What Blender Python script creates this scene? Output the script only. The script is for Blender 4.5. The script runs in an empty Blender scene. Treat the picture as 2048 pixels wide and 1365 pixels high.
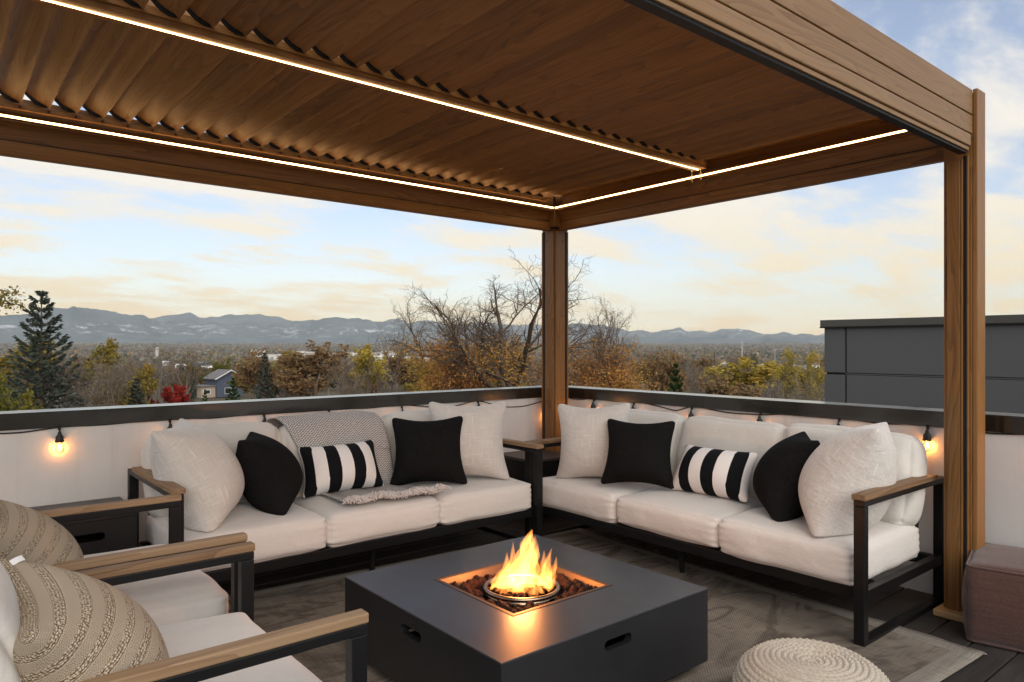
import bpy, bmesh, math, random
import numpy as np
from mathutils import Vector, Matrix, Euler, Quaternion

S = bpy.context.scene
R = math.radians
C = S.collection

# ------------------------------------------------------------------ camera
CAM = (-4.184, -4.509, 1.40)
cd = bpy.data.cameras.new('camera')
cam = bpy.data.objects.new('camera', cd); C.objects.link(cam)
cam.location = CAM
cam.rotation_euler = (R(90), 0, R(-39.385))
cd.sensor_width = 36.0; cd.lens = 24.908; cd.shift_y = 0.00464
cd.clip_start = 0.05; cd.clip_end = 40000
S.camera = cam

# ------------------------------------------------------------------ sky, sun, exposure
SUN_EL, SUN_AZ = 36.0, 250.0           # azimuth in degrees anticlockwise from +X
SKY = 0.108
W = bpy.data.worlds.new('World'); S.world = W; W.use_nodes = True
nt = W.node_tree; nt.nodes.clear()
def wn(t, **k):
    n = nt.nodes.new(t)
    for a, b in k.items(): setattr(n, a, b)
    return n
def wmath(op, a, b=None, clamp=False):
    n = wn('ShaderNodeMath', operation=op, use_clamp=clamp)
    for i, v in enumerate((a, b)):
        if v is None: continue
        if isinstance(v, (int, float)): n.inputs[i].default_value = v
        else: nt.links.new(v, n.inputs[i])
    return n.outputs[0]
wo = wn('ShaderNodeOutputWorld'); bg = wn('ShaderNodeBackground')
sky = wn('ShaderNodeTexSky', sky_type='NISHITA')
sky.sun_disc = False; sky.sun_elevation = R(SUN_EL); sky.sun_rotation = R(90 - SUN_AZ)
sky.altitude = 1600; sky.air_density = 1.0; sky.dust_density = 2.0; sky.ozone_density = 1.1
tc = wn('ShaderNodeTexCoord'); sp = wn('ShaderNodeSeparateXYZ')
nt.links.new(tc.outputs['Generated'], sp.inputs[0])
zc = wmath('MAXIMUM', sp.outputs[2], 0.0)
den = wmath('ADD', zc, 0.16)
px = wmath('DIVIDE', sp.outputs[0], den); py = wmath('DIVIDE', sp.outputs[1], den)
cb = wn('ShaderNodeCombineXYZ'); nt.links.new(px, cb.inputs[0]); nt.links.new(py, cb.inputs[1])
mp = wn('ShaderNodeMapping'); nt.links.new(cb.outputs[0], mp.inputs[0])
mp.inputs['Rotation'].default_value = (0, 0, R(-22)); mp.inputs['Scale'].default_value = (0.72, 1.25, 1)
mp.inputs['Location'].default_value = (8.1, 6.3, 0.4)
nz = wn('ShaderNodeTexNoise'); nz.inputs['Scale'].default_value = 1.9; nz.inputs['Detail'].default_value = 9
nz.inputs['Roughness'].default_value = 0.60; nz.inputs['Distortion'].default_value = 0.2
nt.links.new(mp.outputs[0], nz.inputs['Vector'])
nz2 = wn('ShaderNodeTexNoise'); nz2.inputs['Scale'].default_value = 0.45; nz2.inputs['Detail'].default_value = 2
nt.links.new(mp.outputs[0], nz2.inputs['Vector'])
dens = wmath('ADD', nz.outputs['Fac'], wmath('MULTIPLY', wmath('SUBTRACT', nz2.outputs['Fac'], 0.5), 0.45))
cr = wn('ShaderNodeMapRange', interpolation_type='SMOOTHSTEP'); nt.links.new(dens, cr.inputs[0])
cr.inputs[1].default_value = 0.38; cr.inputs[2].default_value = 0.60; cr.inputs[3].default_value = 0.0; cr.inputs[4].default_value = 0.9
# thin veil of high cloud, thicker where the line of sight runs through more of it
veil = wmath('ADD', wmath('MULTIPLY', wmath('POWER', 2.718, wmath('MULTIPLY', zc, -8.0)), 0.70), 0.11)
cov = wmath('SUBTRACT', 1.0, wmath('MULTIPLY', wmath('SUBTRACT', 1.0, cr.outputs[0]), wmath('SUBTRACT', 1.0, veil)))
cc = wn('ShaderNodeValToRGB'); nt.links.new(zc, cc.inputs[0])
el = cc.color_ramp.elements
el[0].position = 0.0; el[0].color = (1.0, 0.72, 0.37, 1)
el[1].position = 0.5; el[1].color = (1.0, 0.95, 0.87, 1)
e = el.new(0.045); e.color = (1.0, 0.77, 0.43, 1)
e = el.new(0.10); e.color = (1.0, 0.84, 0.57, 1)
e = el.new(0.20); e.color = (1.0, 0.92, 0.79, 1)
CLOUD = 5.8
cm = wn('ShaderNodeVectorMath', operation='SCALE'); nt.links.new(cc.outputs[0], cm.inputs[0]); cm.inputs['Scale'].default_value = CLOUD
mx = wn('ShaderNodeMix', data_type='RGBA'); nt.links.new(cov, mx.inputs['Factor'])
nt.links.new(sky.outputs[0], mx.inputs['A']); nt.links.new(cm.outputs[0], mx.inputs['B'])
nt.links.new(mx.outputs['Result'], bg.inputs[0]); bg.inputs[1].default_value = SKY
nt.links.new(bg.outputs[0], wo.inputs[0])

sl = bpy.data.lights.new('sun_fill', 'SUN'); sl.energy = 1.5; sl.angle = R(60); sl.color = (1.0, 0.91, 0.80)  # wide soft fill from behind the camera, added to lift terrace and trees
sun_fill = bpy.data.objects.new('sun_fill', sl); C.objects.link(sun_fill); sun_fill.location = (0, 0, 30)
_d = Vector((math.cos(R(SUN_AZ)) * math.cos(R(SUN_EL)), math.sin(R(SUN_AZ)) * math.cos(R(SUN_EL)), math.sin(R(SUN_EL))))
sun_fill.rotation_euler = _d.to_track_quat('Z', 'Y').to_euler()

S.render.engine = 'CYCLES'
S.view_settings.view_transform = 'Standard'
S.view_settings.look = 'None'
S.view_settings.exposure = 0.75
S.view_settings.gamma = 1.0
S.view_settings.use_curve_mapping = False
S.cycles.use_denoising = True
S.cycles.denoiser = 'OPENIMAGEDENOISE'
S.cycles.max_bounces = 8; S.cycles.diffuse_bounces = 4; S.cycles.glossy_bounces = 4
S.cycles.transparent_max_bounces = 12; S.cycles.volume_bounces = 1
S.cycles.sample_clamp_indirect = 4.0
S.cycles.caustics_reflective = False; S.cycles.caustics_refractive = False

# ================================================================== helpers
def lin(h):
    return tuple(((v / 12.92) if v <= 0.04045 else ((v + 0.055) / 1.055) ** 2.4) for v in (int(h[i:i + 2], 16) / 255 for i in (0, 2, 4))) + (1,)

class NT:
    """small wrapper for building a node material"""
    def __init__(s, name):
        s.m = bpy.data.materials.new(name); s.m.use_nodes = True
        s.t = s.m.node_tree; s.t.nodes.clear()
        s.out = s.t.nodes.new('ShaderNodeOutputMaterial')
    def n(s, t, ins=None, **k):
        n = s.t.nodes.new(t)
        for a, b in k.items(): setattr(n, a, b)
        for a, v in (ins or {}).items(): s.set(n.inputs[a], v)
        return n
    def set(s, sock, v):
        if isinstance(v, bpy.types.NodeSocket): s.t.links.new(v, sock)
        elif isinstance(v, bpy.types.Node): s.t.links.new(v.outputs[0], sock)
        else: sock.default_value = v
    def math(s, op, *a, clamp=False):
        n = s.n('ShaderNodeMath', operation=op, use_clamp=clamp)
        for i, v in enumerate(a): s.set(n.inputs[i], v)
        return n.outputs[0]
    def mix(s, f, a, b, blend='MIX'):
        n = s.n('ShaderNodeMix', data_type='RGBA', blend_type=blend)
        s.set(n.inputs['Factor'], f); s.set(n.inputs['A'], a); s.set(n.inputs['B'], b)
        return n.outputs['Result']
    def coord(s, which='Object'): return s.n('ShaderNodeTexCoord').outputs[which]
    def map(s, v, scale=(1, 1, 1), loc=(0, 0, 0), rot=(0, 0, 0)):
        n = s.n('ShaderNodeMapping'); s.set(n.inputs['Vector'], v)
        s.set(n.inputs['Scale'], scale); s.set(n.inputs['Location'], loc); s.set(n.inputs['Rotation'], rot)
        return n.outputs[0]
    def noise(s, v, scale, detail=3, rough=0.5, dist=0.0, out='Fac'):
        n = s.n('ShaderNodeTexNoise'); s.set(n.inputs['Vector'], v)
        s.set(n.inputs['Scale'], scale); s.set(n.inputs['Detail'], detail)
        s.set(n.inputs['Roughness'], rough); s.set(n.inputs['Distortion'], dist)
        return n.outputs[out]
    def ramp(s, f, stops, interp='LINEAR'):
        n = s.n('ShaderNodeValToRGB'); s.set(n.inputs[0], f); r = n.color_ramp; r.interpolation = interp
        while len(r.elements) < len(stops): r.elements.new(0.5)
        for e, (p, c) in zip(r.elements, stops):
            e.position = p; e.color = c if isinstance(c, tuple) and len(c) == 4 else (c, c, c, 1)
        return n.outputs[0]
    def rng(s, v, a, b, c, d):
        n = s.n('ShaderNodeMapRange'); s.set(n.inputs[0], v)
        for i, x in enumerate((a, b, c, d)): s.set(n.inputs[i + 1], x)
        return n.outputs[0]
    def bump(s, h, strength=0.3, dist=0.01):
        n = s.n('ShaderNodeBump'); s.set(n.inputs['Height'], h)
        s.set(n.inputs['Strength'], strength); s.set(n.inputs['Distance'], dist)
        return n.outputs[0]
    def rand(s):
        return s.n('ShaderNodeObjectInfo').outputs['Random']
    def bsdf(s, col, rough=0.6, normal=None, metal=0.0, spec=0.5, **k):
        b = s.n('ShaderNodeBsdfPrincipled')
        s.set(b.inputs['Base Color'], col); s.set(b.inputs['Roughness'], rough)
        s.set(b.inputs['Metallic'], metal); s.set(b.inputs['Specular IOR Level'], spec)
        if normal is not None: s.set(b.inputs['Normal'], normal)
        for a, v in k.items(): s.set(b.inputs[a.replace('_', ' ')], v)
        s.t.links.new(b.outputs[0], s.out.inputs[0])
        return b

def link(name, me, parent=None, loc=(0, 0, 0)):
    o = bpy.data.objects.new(name, me); C.objects.link(o); o.location = loc
    if parent is not None: o.parent = parent
    return o

def tag(o, label=None, cat=None, group=None, kind=None):
    if label: o['label'] = label
    if cat: o['category'] = cat
    if group: o['group'] = group
    if kind: o['kind'] = kind
    return o

def thing(name, loc=(0, 0, 0), rz=0.0, label=None, cat=None, group=None):
    o = bpy.data.objects.new(name, None); C.objects.link(o)
    o.empty_display_size = 0.1; o.location = loc; o.rotation_euler = (0, 0, rz)
    return tag(o, label, cat, group)

def copy_tree(o, parent=None):
    c = o.copy(); C.objects.link(c); c.parent = parent
    for ch in list(o.children): copy_tree(ch, c)
    return c

class G:
    """collects geometry for ONE mesh object"""
    def __init__(s): s.v = []; s.f = []; s.nv = 0; s.uv = None; s.col = []
    def add(s, V, F):
        V = np.asarray(V, float).reshape(-1, 3); o = s.nv
        s.v.append(V); s.nv += len(V)
        s.f.extend([tuple(int(i) + o for i in f) for f in F]); return s
    def box(s, x0, x1, y0, y1, z0, z1, bev=0.0, M=None):
        if bev <= 0:
            V = [(x, y, z) for x in (x0, x1) for y in (y0, y1) for z in (z0, z1)]
            F = [(0, 1, 3, 2), (4, 6, 7, 5), (0, 4, 5, 1), (2, 3, 7, 6), (0, 2, 6, 4), (1, 5, 7, 3)]
        else:
            bm = bmesh.new()
            bmesh.ops.create_cube(bm, size=1)
            for v in bm.verts:
                v.co = Vector(((x0 + x1) / 2 + v.co.x * (x1 - x0), (y0 + y1) / 2 + v.co.y * (y1 - y0), (z0 + z1) / 2 + v.co.z * (z1 - z0)))
            bmesh.ops.bevel(bm, geom=bm.edges[:], offset=bev, segments=2, profile=0.5, affect='EDGES')
            bm.verts.index_update()
            V = [tuple(v.co) for v in bm.verts]; F = [tuple(v.index for v in f.verts) for f in bm.faces]; bm.free()
        if M is not None: V = [tuple(M @ Vector(p)) for p in V]
        return s.add(V, F)
    def prism(s, prof, axis, a0, a1, flip=False):
        """extrude a closed 2D profile along axis 'x','y' or 'z' (profile in the two other axes, in order)"""
        n = len(prof); V = []
        for a in (a0, a1):
            for (p, q) in prof:
                V.append({'x': (a, p, q), 'y': (p, a, q), 'z': (p, q, a)}[axis])
        F = [(i, (i + 1) % n, n + (i + 1) % n, n + i) for i in range(n)]
        F += [tuple(reversed(range(n))), tuple(range(n, 2 * n))]
        if flip: F = [tuple(reversed(f)) for f in F]
        return s.add(V, F)
    def tube(s, pts, rad, n=6, caps=True):
        P = np.asarray(pts, float); m = len(P)
        rad = np.full(m, rad) if np.isscalar(rad) else np.asarray(rad, float)
        T = np.gradient(P, axis=0); T /= np.linalg.norm(T, axis=1, keepdims=True) + 1e-9
        ref = np.array([0, 0, 1.0]) if abs(T[0, 2]) < 0.9 else np.array([1.0, 0, 0])
        V = []
        for i in range(m):
            a = np.cross(T[i], ref); a /= np.linalg.norm(a) + 1e-9; b = np.cross(T[i], a); ref = np.cross(a, T[i])
            for k in range(n):
                t = 2 * math.pi * k / n
                V.append(P[i] + rad[i] * (math.cos(t) * a + math.sin(t) * b))
        F = [(i * n + k, i * n + (k + 1) % n, (i + 1) * n + (k + 1) % n, (i + 1) * n + k) for i in range(m - 1) for k in range(n)]
        if caps: F += [tuple(range(n)), tuple(reversed(range((m - 1) * n, m * n)))]
        return s.add(V, F)
    def lathe(s, prof, n=24, c=(0, 0, 0)):
        V = [(c[0] + r * math.cos(2 * math.pi * k / n), c[1] + r * math.sin(2 * math.pi * k / n), c[2] + z) for (r, z) in prof for k in range(n)]
        m = len(prof)
        F = [(i * n + k, i * n + (k + 1) % n, (i + 1) * n + (k + 1) % n, (i + 1) * n + k) for i in range(m - 1) for k in range(n)]
        if prof[0][0] > 1e-5: F.append(tuple(reversed(range(n))))
        if prof[-1][0] > 1e-5: F.append(tuple(range((m - 1) * n, m * n)))
        return s.add(V, F)
    def grid(s, P, closed_u=False):
        m, n = P.shape[:2]
        F = [(i * n + j, i * n + (j + 1) % n, (i + 1) * n + (j + 1) % n, (i + 1) * n + j) for i in range(m - 1) for j in range(n if closed_u else n - 1)]
        return s.add(P.reshape(-1, 3), F)
    def build(s, name, mat, parent=None, smooth=False, centre=True, kind=None, angle=None):
        V = np.concatenate(s.v); c = (V.min(0) + V.max(0)) / 2 if centre else np.zeros(3)
        me = bpy.data.meshes.new(name)
        me.from_pydata((V - c).tolist(), [], s.f)
        if mat is not None: me.materials.append(mat)
        if smooth:
            me.polygons.foreach_set('use_smooth', np.ones(len(me.polygons), bool))
            if angle: me.set_sharp_from_angle(angle=R(angle))
        me.update()
        o = link(name, me, parent, tuple(c))
        if kind: o['kind'] = kind
        return o

def fast_mesh(name, V, F, mat, col=None, smooth=False):
    """V (n,3), F (m,k) int arrays of equal k; optional per-face colour tint (m,3)"""
    me = bpy.data.meshes.new(name)
    V = np.asarray(V, np.float32); F = np.asarray(F, np.int32); k = F.shape[1]
    me.vertices.add(len(V)); me.vertices.foreach_set('co', V.ravel())
    me.loops.add(F.size); me.loops.foreach_set('vertex_index', F.ravel())
    me.polygons.add(len(F)); me.polygons.foreach_set('loop_start', np.arange(0, F.size, k, dtype=np.int32))
    if smooth: me.polygons.foreach_set('use_smooth', np.ones(len(F), bool))
    if mat is not None: me.materials.append(mat)
    if col is not None:
        a = me.attributes.new('tint', 'FLOAT_COLOR', 'FACE')
        a.data.foreach_set('color', np.concatenate([np.asarray(col, np.float32), np.ones((len(F), 1), np.float32)], 1).ravel())
    me.update(calc_edges=True)
    return me

def bez(p0, p1, p2, n=8):
    t = np.linspace(0, 1, n)[:, None]
    return (1 - t) ** 2 * np.array(p0) + 2 * t * (1 - t) * np.array(p1) + t ** 2 * np.array(p2)

CP = np.array(CAM); FX, FY = 0.6345, 0.7729
def dirpx(px):
    """ground direction of a bearing; px is the bearing's tangent scaled by the focal length"""
    r = (px - 1024) / 1417.0
    return np.array([FX + r * FY, FY - r * FX])
def at(px, d):
    """ground position d metres ahead of the terrace on a bearing"""
    return CP[:2] + dirpx(px) * d
def height(py, d): return CP[2] + (692 - py) / 1417.0 * d

# ================================================================== materials
def wood_mat(name, axis, dark, mid, light, ring=9.0, rough=0.45, spec=0.5, fine=1.0, bump=0.12):
    """grain along one object axis, cathedral figure from distorted rings, offset per piece"""
    t = NT(name); o = t.coord('Object'); r = t.rand()
    off = t.n('ShaderNodeCombineXYZ', {0: t.math('MULTIPLY', r, 37.0), 1: t.math('MULTIPLY', r, 91.0), 2: t.math('MULTIPLY', r, 53.0)}).outputs[0]
    v = t.n('ShaderNodeVectorMath', {0: o, 1: off}, operation='ADD').outputs[0]
    i = 'xyz'.index(axis)
    a = [1.0, 1.0, 1.0]; a[i] = 0.075
    b = [1.0, 1.0, 1.0]; b[i] = 0.012
    low = t.noise(t.map(v, tuple(a)), 6.5, 2, 0.45, 0.2)
    rings = t.math('FRACT', t.math('MULTIPLY', low, ring * 2.4))
    rings = t.math('POWER', rings, 0.45)
    fib = t.noise(t.map(v, tuple(b)), 210.0 * fine, 2, 0.6)
    fib2 = t.noise(t.map(v, tuple(b)), 55.0, 2, 0.5)
    f = t.math('ADD', t.math('ADD', t.math('MULTIPLY', rings, 0.27), t.math('MULTIPLY', fib, 0.28)), t.math('MULTIPLY', fib2, 0.36))
    f = t.math('ADD', f, t.math('MULTIPLY', t.math('SUBTRACT', r, 0.5), 0.26))
    c = t.ramp(f, [(0.28, dark), (0.52, mid), (0.85, light)])
    t.bsdf(c, t.rng(fib2, 0.2, 0.8, rough - 0.06, rough + 0.1), t.bump(f, bump, 0.004), spec=spec)
    return t.m

PW = ((0.108, 0.044, 0.0095, 1), (0.205, 0.091, 0.0215, 1), (0.285, 0.137, 0.038, 1))
M = {}
for ax in 'xyz':
    M['pergola_' + ax] = wood_mat('pergola_woodgrain_' + ax, ax, *PW, rough=0.42, spec=0.5)
    M['arm_' + ax] = wood_mat('weathered_teak_' + ax, ax, (0.155, 0.088, 0.045, 1), (0.26, 0.165, 0.090, 1), (0.36, 0.25, 0.155, 1), ring=7, rough=0.6, spec=0.3, bump=0.10)
M['fascia'] = wood_mat('sky_sheen_fascia_woodgrain', 'x', (0.175, 0.093, 0.038, 1), (0.245, 0.143, 0.066, 1), (0.30, 0.190, 0.098, 1), rough=0.46, spec=0.4)  # paler than the other pergola wood: sky sheen painted into the colour
M['plinth'] = wood_mat('pine_plinth', 'y', (0.30, 0.16, 0.06, 1), (0.42, 0.25, 0.10, 1), (0.50, 0.31, 0.14, 1), ring=5, rough=0.55)

def powder(name, col, rough, spec=0.5, var=0.15, bump=0.06, scale=900):
    t = NT(name); o = t.coord('Object')
    n = t.noise(o, scale, 2, 0.6); w = t.noise(o, 3.2, 4, 0.6)
    c = t.mix(w, tuple(x * (1 - var) for x in col[:3]) + (1,), tuple(min(1, x * (1 + var)) for x in col[:3]) + (1,))
    t.bsdf(c, t.rng(w, 0.3, 0.7, rough - 0.05, rough + 0.06), t.bump(n, bump, 0.001), spec=spec)
    return t.m
M['black_metal'] = powder('black_powder_coat', (0.007, 0.007, 0.0075, 1), 0.40, 0.28)
M['dark_gap'] = powder('black_rubber', (0.008, 0.009, 0.011, 1), 0.5, 0.3)
M['coping'] = powder('dark_bronze_coping', (0.012, 0.0115, 0.0095, 1), 0.17, 1.0, 0.25, 0.0, 300)
M['nbr_cap'] = powder('grey_roof_cap', (0.062, 0.060, 0.054, 1), 0.32, 0.5)
M['steel'] = powder('brushed_steel', (0.45, 0.42, 0.38, 1), 0.28, 0.5)
M['steel'].node_tree.nodes['Principled BSDF'].inputs['Metallic'].default_value = 1.0
M['chrome'] = powder('polished_steel', (0.6, 0.58, 0.55, 1), 0.15, 0.5)
M['chrome'].node_tree.nodes['Principled BSDF'].inputs['Metallic'].default_value = 1.0
M['ring_steel'] = powder('heat_tinted_steel', (0.30, 0.23, 0.165, 1), 0.26, 0.5)
M['ring_steel'].node_tree.nodes['Principled BSDF'].inputs['Metallic'].default_value = 1.0
M['concrete'] = powder('charcoal_concrete', (0.0115, 0.0128, 0.0155, 1), 0.38, 0.8, 0.22, 0.05, 420)
M['tray'] = powder('stainless_tray', (0.105, 0.075, 0.052, 1), 0.5)
M['tray'].node_tree.nodes['Principled BSDF'].inputs['Metallic'].default_value = 0.6
M['side_table'] = powder('espresso_table', (0.020, 0.017, 0.017, 1), 0.36, 0.5)
M['slat_table'] = powder('black_slat_table', (0.042, 0.036, 0.034, 1), 0.45, 0.5)

def stucco():
    t = NT('white_stucco'); o = t.coord('Object')
    w = t.noise(o, 1.3, 5, 0.6); n = t.noise(o, 140, 3, 0.6)
    st = t.noise(t.map(o, (1, 1, 0.05)), 9, 4, 0.7); zz = t.n('ShaderNodeSeparateXYZ', {0: o}).outputs[2]
    run = t.math('MULTIPLY', t.rng(st, 0.52, 0.72, 0, 0.22), t.rng(zz, -0.35, 0.45, 0.1, 1))
    c = t.mix(t.rng(w, 0.35, 0.7, 0, 1), (0.64, 0.625, 0.605, 1), (0.71, 0.695, 0.675, 1))
    t.bsdf(t.mix(run, c, (0.33, 0.31, 0.28, 1)), 0.85, t.bump(t.math('ADD', n, t.math('MULTIPLY', w, 0.6)), 0.22, 0.006), spec=0.2)
    return t.m
M['stucco'] = stucco()

def panel_mat():
    t = NT('charcoal_fibre_cement'); o = t.coord('Object')
    n = t.noise(t.map(o, (1, 1, 7)), 60, 3, 0.6); w = t.noise(o, 0.9, 3)
    c = t.mix(n, (0.075, 0.077, 0.080, 1), (0.098, 0.100, 0.104, 1))
    t.bsdf(c, t.rng(w, .3, .7, 0.5, 0.62), t.bump(n, 0.15, 0.003), spec=0.35)
    return t.m
M['panel'] = panel_mat()

def deck_mat():
    t = NT('charcoal_composite_board'); o = t.coord('Object'); r = t.rand()
    v = t.n('ShaderNodeVectorMath', {0: o, 1: t.n('ShaderNodeCombineXYZ', {0: t.math('MULTIPLY', r, 50.0), 1: t.math('MULTIPLY', r, 20.0)}).outputs[0]}, operation='ADD').outputs[0]
    g = t.noise(t.map(v, (0.03, 1, 1)), 110, 4, 0.65); w = t.noise(t.map(v, (0.4, 1, 1)), 4.0, 5, 0.65)
    f = t.math('ADD', t.math('MULTIPLY', g, 0.55), t.math('MULTIPLY', w, 0.5))
    f = t.math('ADD', f, t.math('MULTIPLY', t.math('SUBTRACT', r, 0.5), 0.2))
    c = t.ramp(f, [(0.3, (0.018, 0.016, 0.015, 1)), (0.55, (0.034, 0.030, 0.028, 1)), (0.8, (0.060, 0.054, 0.050, 1))])
    t.bsdf(c, t.rng(w, .3, .7, 0.48, 0.7), t.bump(g, 0.25, 0.004), spec=0.35)
    return t.m
M['deck'] = deck_mat()

def fabric(name, c1, c2, scale=520, slub=0.5, rough=0.9, bump=0.25, uv=True, wave=0.0, sheen=0.25):
    """plain weave with slubs: threads both ways in UV"""
    t = NT(name); u = t.coord('UV' if uv else 'Object')
    a = t.noise(t.map(u, (0.035, 1, 1)), scale, 2, 0.6); b = t.noise(t.map(u, (1, 0.035, 1)), scale, 2, 0.6)
    f = t.math('ADD', t.math('MULTIPLY', a, 0.5), t.math('MULTIPLY', b, 0.5))
    s1 = t.noise(t.map(u, (0.09, 1, 1)), scale * 0.42, 1, 0.4); s2 = t.noise(t.map(u, (1, 0.09, 1)), scale * 0.42, 1, 0.4)
    s = t.math('MAXIMUM', s1, s2)
    sl = t.rng(s, 0.62, 0.78, 0, slub)
    base = t.mix(t.rng(f, 0.35, 0.65, 0, 1), c1, c2)
    c = t.mix(sl, base, tuple(min(1, x * 1.35) for x in c2[:3]) + (1,))
    o = t.coord('Object'); big = t.noise(o, 7.0, 4, 0.6)
    nb = t.bump(t.math('ADD', f, t.math('MULTIPLY', sl, 0.6)), bump, 0.002)
    n2 = t.n('ShaderNodeBump', {'Height': big, 'Strength': 0.22 if wave == 0 else wave, 'Distance': 0.02, 'Normal': nb}).outputs[0]
    bs = t.bsdf(c, rough, n2, spec=0.06)
    bs.inputs['Sheen Weight'].default_value = sheen; bs.inputs['Sheen Roughness'].default_value = 0.6
    return t.m
M['linen'] = fabric('oatmeal_linen', (0.53, 0.505, 0.475, 1), (0.64, 0.615, 0.58, 1), 130, 0.45, wave=0.6)
M['black_linen'] = fabric('black_linen', (0.0065, 0.0065, 0.0067, 1), (0.0135, 0.0135, 0.0138, 1), 150, 0.3, 0.95, wave=0.55, sheen=0.0)
M['canvas'] = fabric('cream_canvas', (0.605, 0.58, 0.545, 1), (0.655, 0.63, 0.595, 1), 420, 0.08, 0.9, 0.12, uv=False, wave=0.5)
M['canvas_back'] = fabric('pale_grey_canvas', (0.58, 0.56, 0.52, 1), (0.63, 0.605, 0.565, 1), 420, 0.08, 0.9, 0.12, uv=False, wave=0.55)
M['mauve'] = fabric('mauve_weave', (0.058, 0.027, 0.021, 1), (0.092, 0.047, 0.037, 1), 95, 0.25, 0.95, 0.35, uv=False)

def stripes_mat(name, n, phase):
    t = NT(name); u = t.coord('UV'); sx = t.n('ShaderNodeSeparateXYZ', {0: u})
    f = t.math('FRACT', t.math('ADD', t.math('MULTIPLY', sx.outputs[0], n / 2.0), phase))
    w = t.math('GREATER_THAN', f, 0.5)
    a = t.noise(t.map(u, (0.04, 1, 1)), 190, 2); b = t.noise(t.map(u, (1, 0.04, 1)), 190, 2)
    k = t.math('ADD', t.math('MULTIPLY', a, 0.5), t.math('MULTIPLY', b, 0.5))
    wh = t.mix(k, (0.68, 0.66, 0.64, 1), (0.80, 0.78, 0.76, 1)); bl = t.mix(k, (0.0035, 0.004, 0.0055, 1), (0.007, 0.008, 0.010, 1))
    t.bsdf(t.mix(w, wh, bl), 0.9, t.bump(k, 0.2, 0.002), spec=0.15)
    return t.m
M['stripe'] = stripes_mat('black_white_stripes', 7.4, 0.42)
M['stripe2'] = stripes_mat('black_white_stripes_wide', 7.0, 0.82)

def knit_mat():
    """bands of plain stocking stitch between bands of open seed stitch"""
    t = NT('sand_knit'); u = t.coord('UV'); s = t.n('ShaderNodeSeparateXYZ', {0: u})
    U, V = s.outputs[1], s.outputs[0]
    wob = t.math('MULTIPLY', t.math('SUBTRACT', t.noise(u, 5, 2), 0.5), 0.03)
    band = t.math('FRACT', t.math('ADD', t.math('MULTIPLY', U, 10.0), wob))
    lace = t.math('MULTIPLY', t.math('GREATER_THAN', band, 0.54), 1.0)
    # seed stitch cells
    vor = t.n('ShaderNodeTexVoronoi', {'Vector': t.map(u, (72, 84, 1)), 'Scale': 1.0, 'Randomness': 0.55}, feature='F1')
    cell = t.rng(vor.outputs['Distance'], 0.30, 0.75, 1.0, 0.0)
    # stocking stitch: small v columns
    col = t.math('ABSOLUTE', t.math('SUBTRACT', t.math('FRACT', t.math('MULTIPLY', U, 95.0)), 0.5))
    row = t.math('FRACT', t.math('ADD', t.math('MULTIPLY', V, 105.0), t.math('MULTIPLY', col, 1.2)))
    st = t.math('ADD', t.math('MULTIPLY', t.math('ABSOLUTE', t.math('SUBTRACT', row, 0.5)), 0.7), 0.62)
    edge = t.math('ABSOLUTE', t.math('SUBTRACT', t.math('ABSOLUTE', t.math('SUBTRACT', band, 0.77)), 0.225))
    groove = t.rng(edge, 0.0, 0.045, 0.0, 1.0)
    h = t.n('ShaderNodeMix', {'Factor': lace, 'A': st, 'B': cell}, data_type='FLOAT').outputs[0]
    h = t.math('MULTIPLY', h, t.rng(groove, 0, 1, 0.35, 1.0))
    c = t.ramp(h, [(0.02, (0.32, 0.245, 0.165, 1)), (0.28, (0.51, 0.415, 0.30, 1)), (0.85, (0.66, 0.555, 0.42, 1))])  # dark stops paint the shade inside stitch holes and grooves
    nb = t.bump(h, 0.9, 0.012)
    t.bsdf(c, 0.95, nb, spec=0.1)
    return t.m
M['knit'] = knit_mat()

def throw_mat():
    t = NT('charcoal_white_chevron_weave'); u = t.coord('UV'); s = t.n('ShaderNodeSeparateXYZ', {0: u})
    a = t.math('MULTIPLY', s.outputs[0], 52.0); b = t.math('MULTIPLY', s.outputs[1], 88.0)
    zig = t.math('ABSOLUTE', t.math('SUBTRACT', t.math('FRACT', a), 0.5))
    f = t.math('FRACT', t.math('ADD', b, t.math('MULTIPLY', zig, 1.6)))
    n = t.noise(t.map(u, (60, 140, 1)), 1.0, 2, 0.5)
    k = t.rng(t.math('ADD', f, t.math('MULTIPLY', t.math('SUBTRACT', n, 0.5), 0.5)), 0.34, 0.52, 0, 1)
    c = t.mix(k, (0.085, 0.080, 0.085, 1), (0.68, 0.65, 0.625, 1))
    t.bsdf(c, 0.95, t.bump(t.math('ADD', k, n), 0.6, 0.004), spec=0.1)
    return t.m
M['throw'] = throw_mat()
M['fringe'] = fabric('pale_yarn', (0.52, 0.48, 0.46, 1), (0.64, 0.60, 0.57, 1), 300, 0.2, uv=False)
M['rope'] = fabric('cream_cotton_rope', (0.40, 0.345, 0.27, 1), (0.54, 0.48, 0.39, 1), 220, 0.2, 0.95, 0.3, uv=False, wave=0.05)

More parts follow.
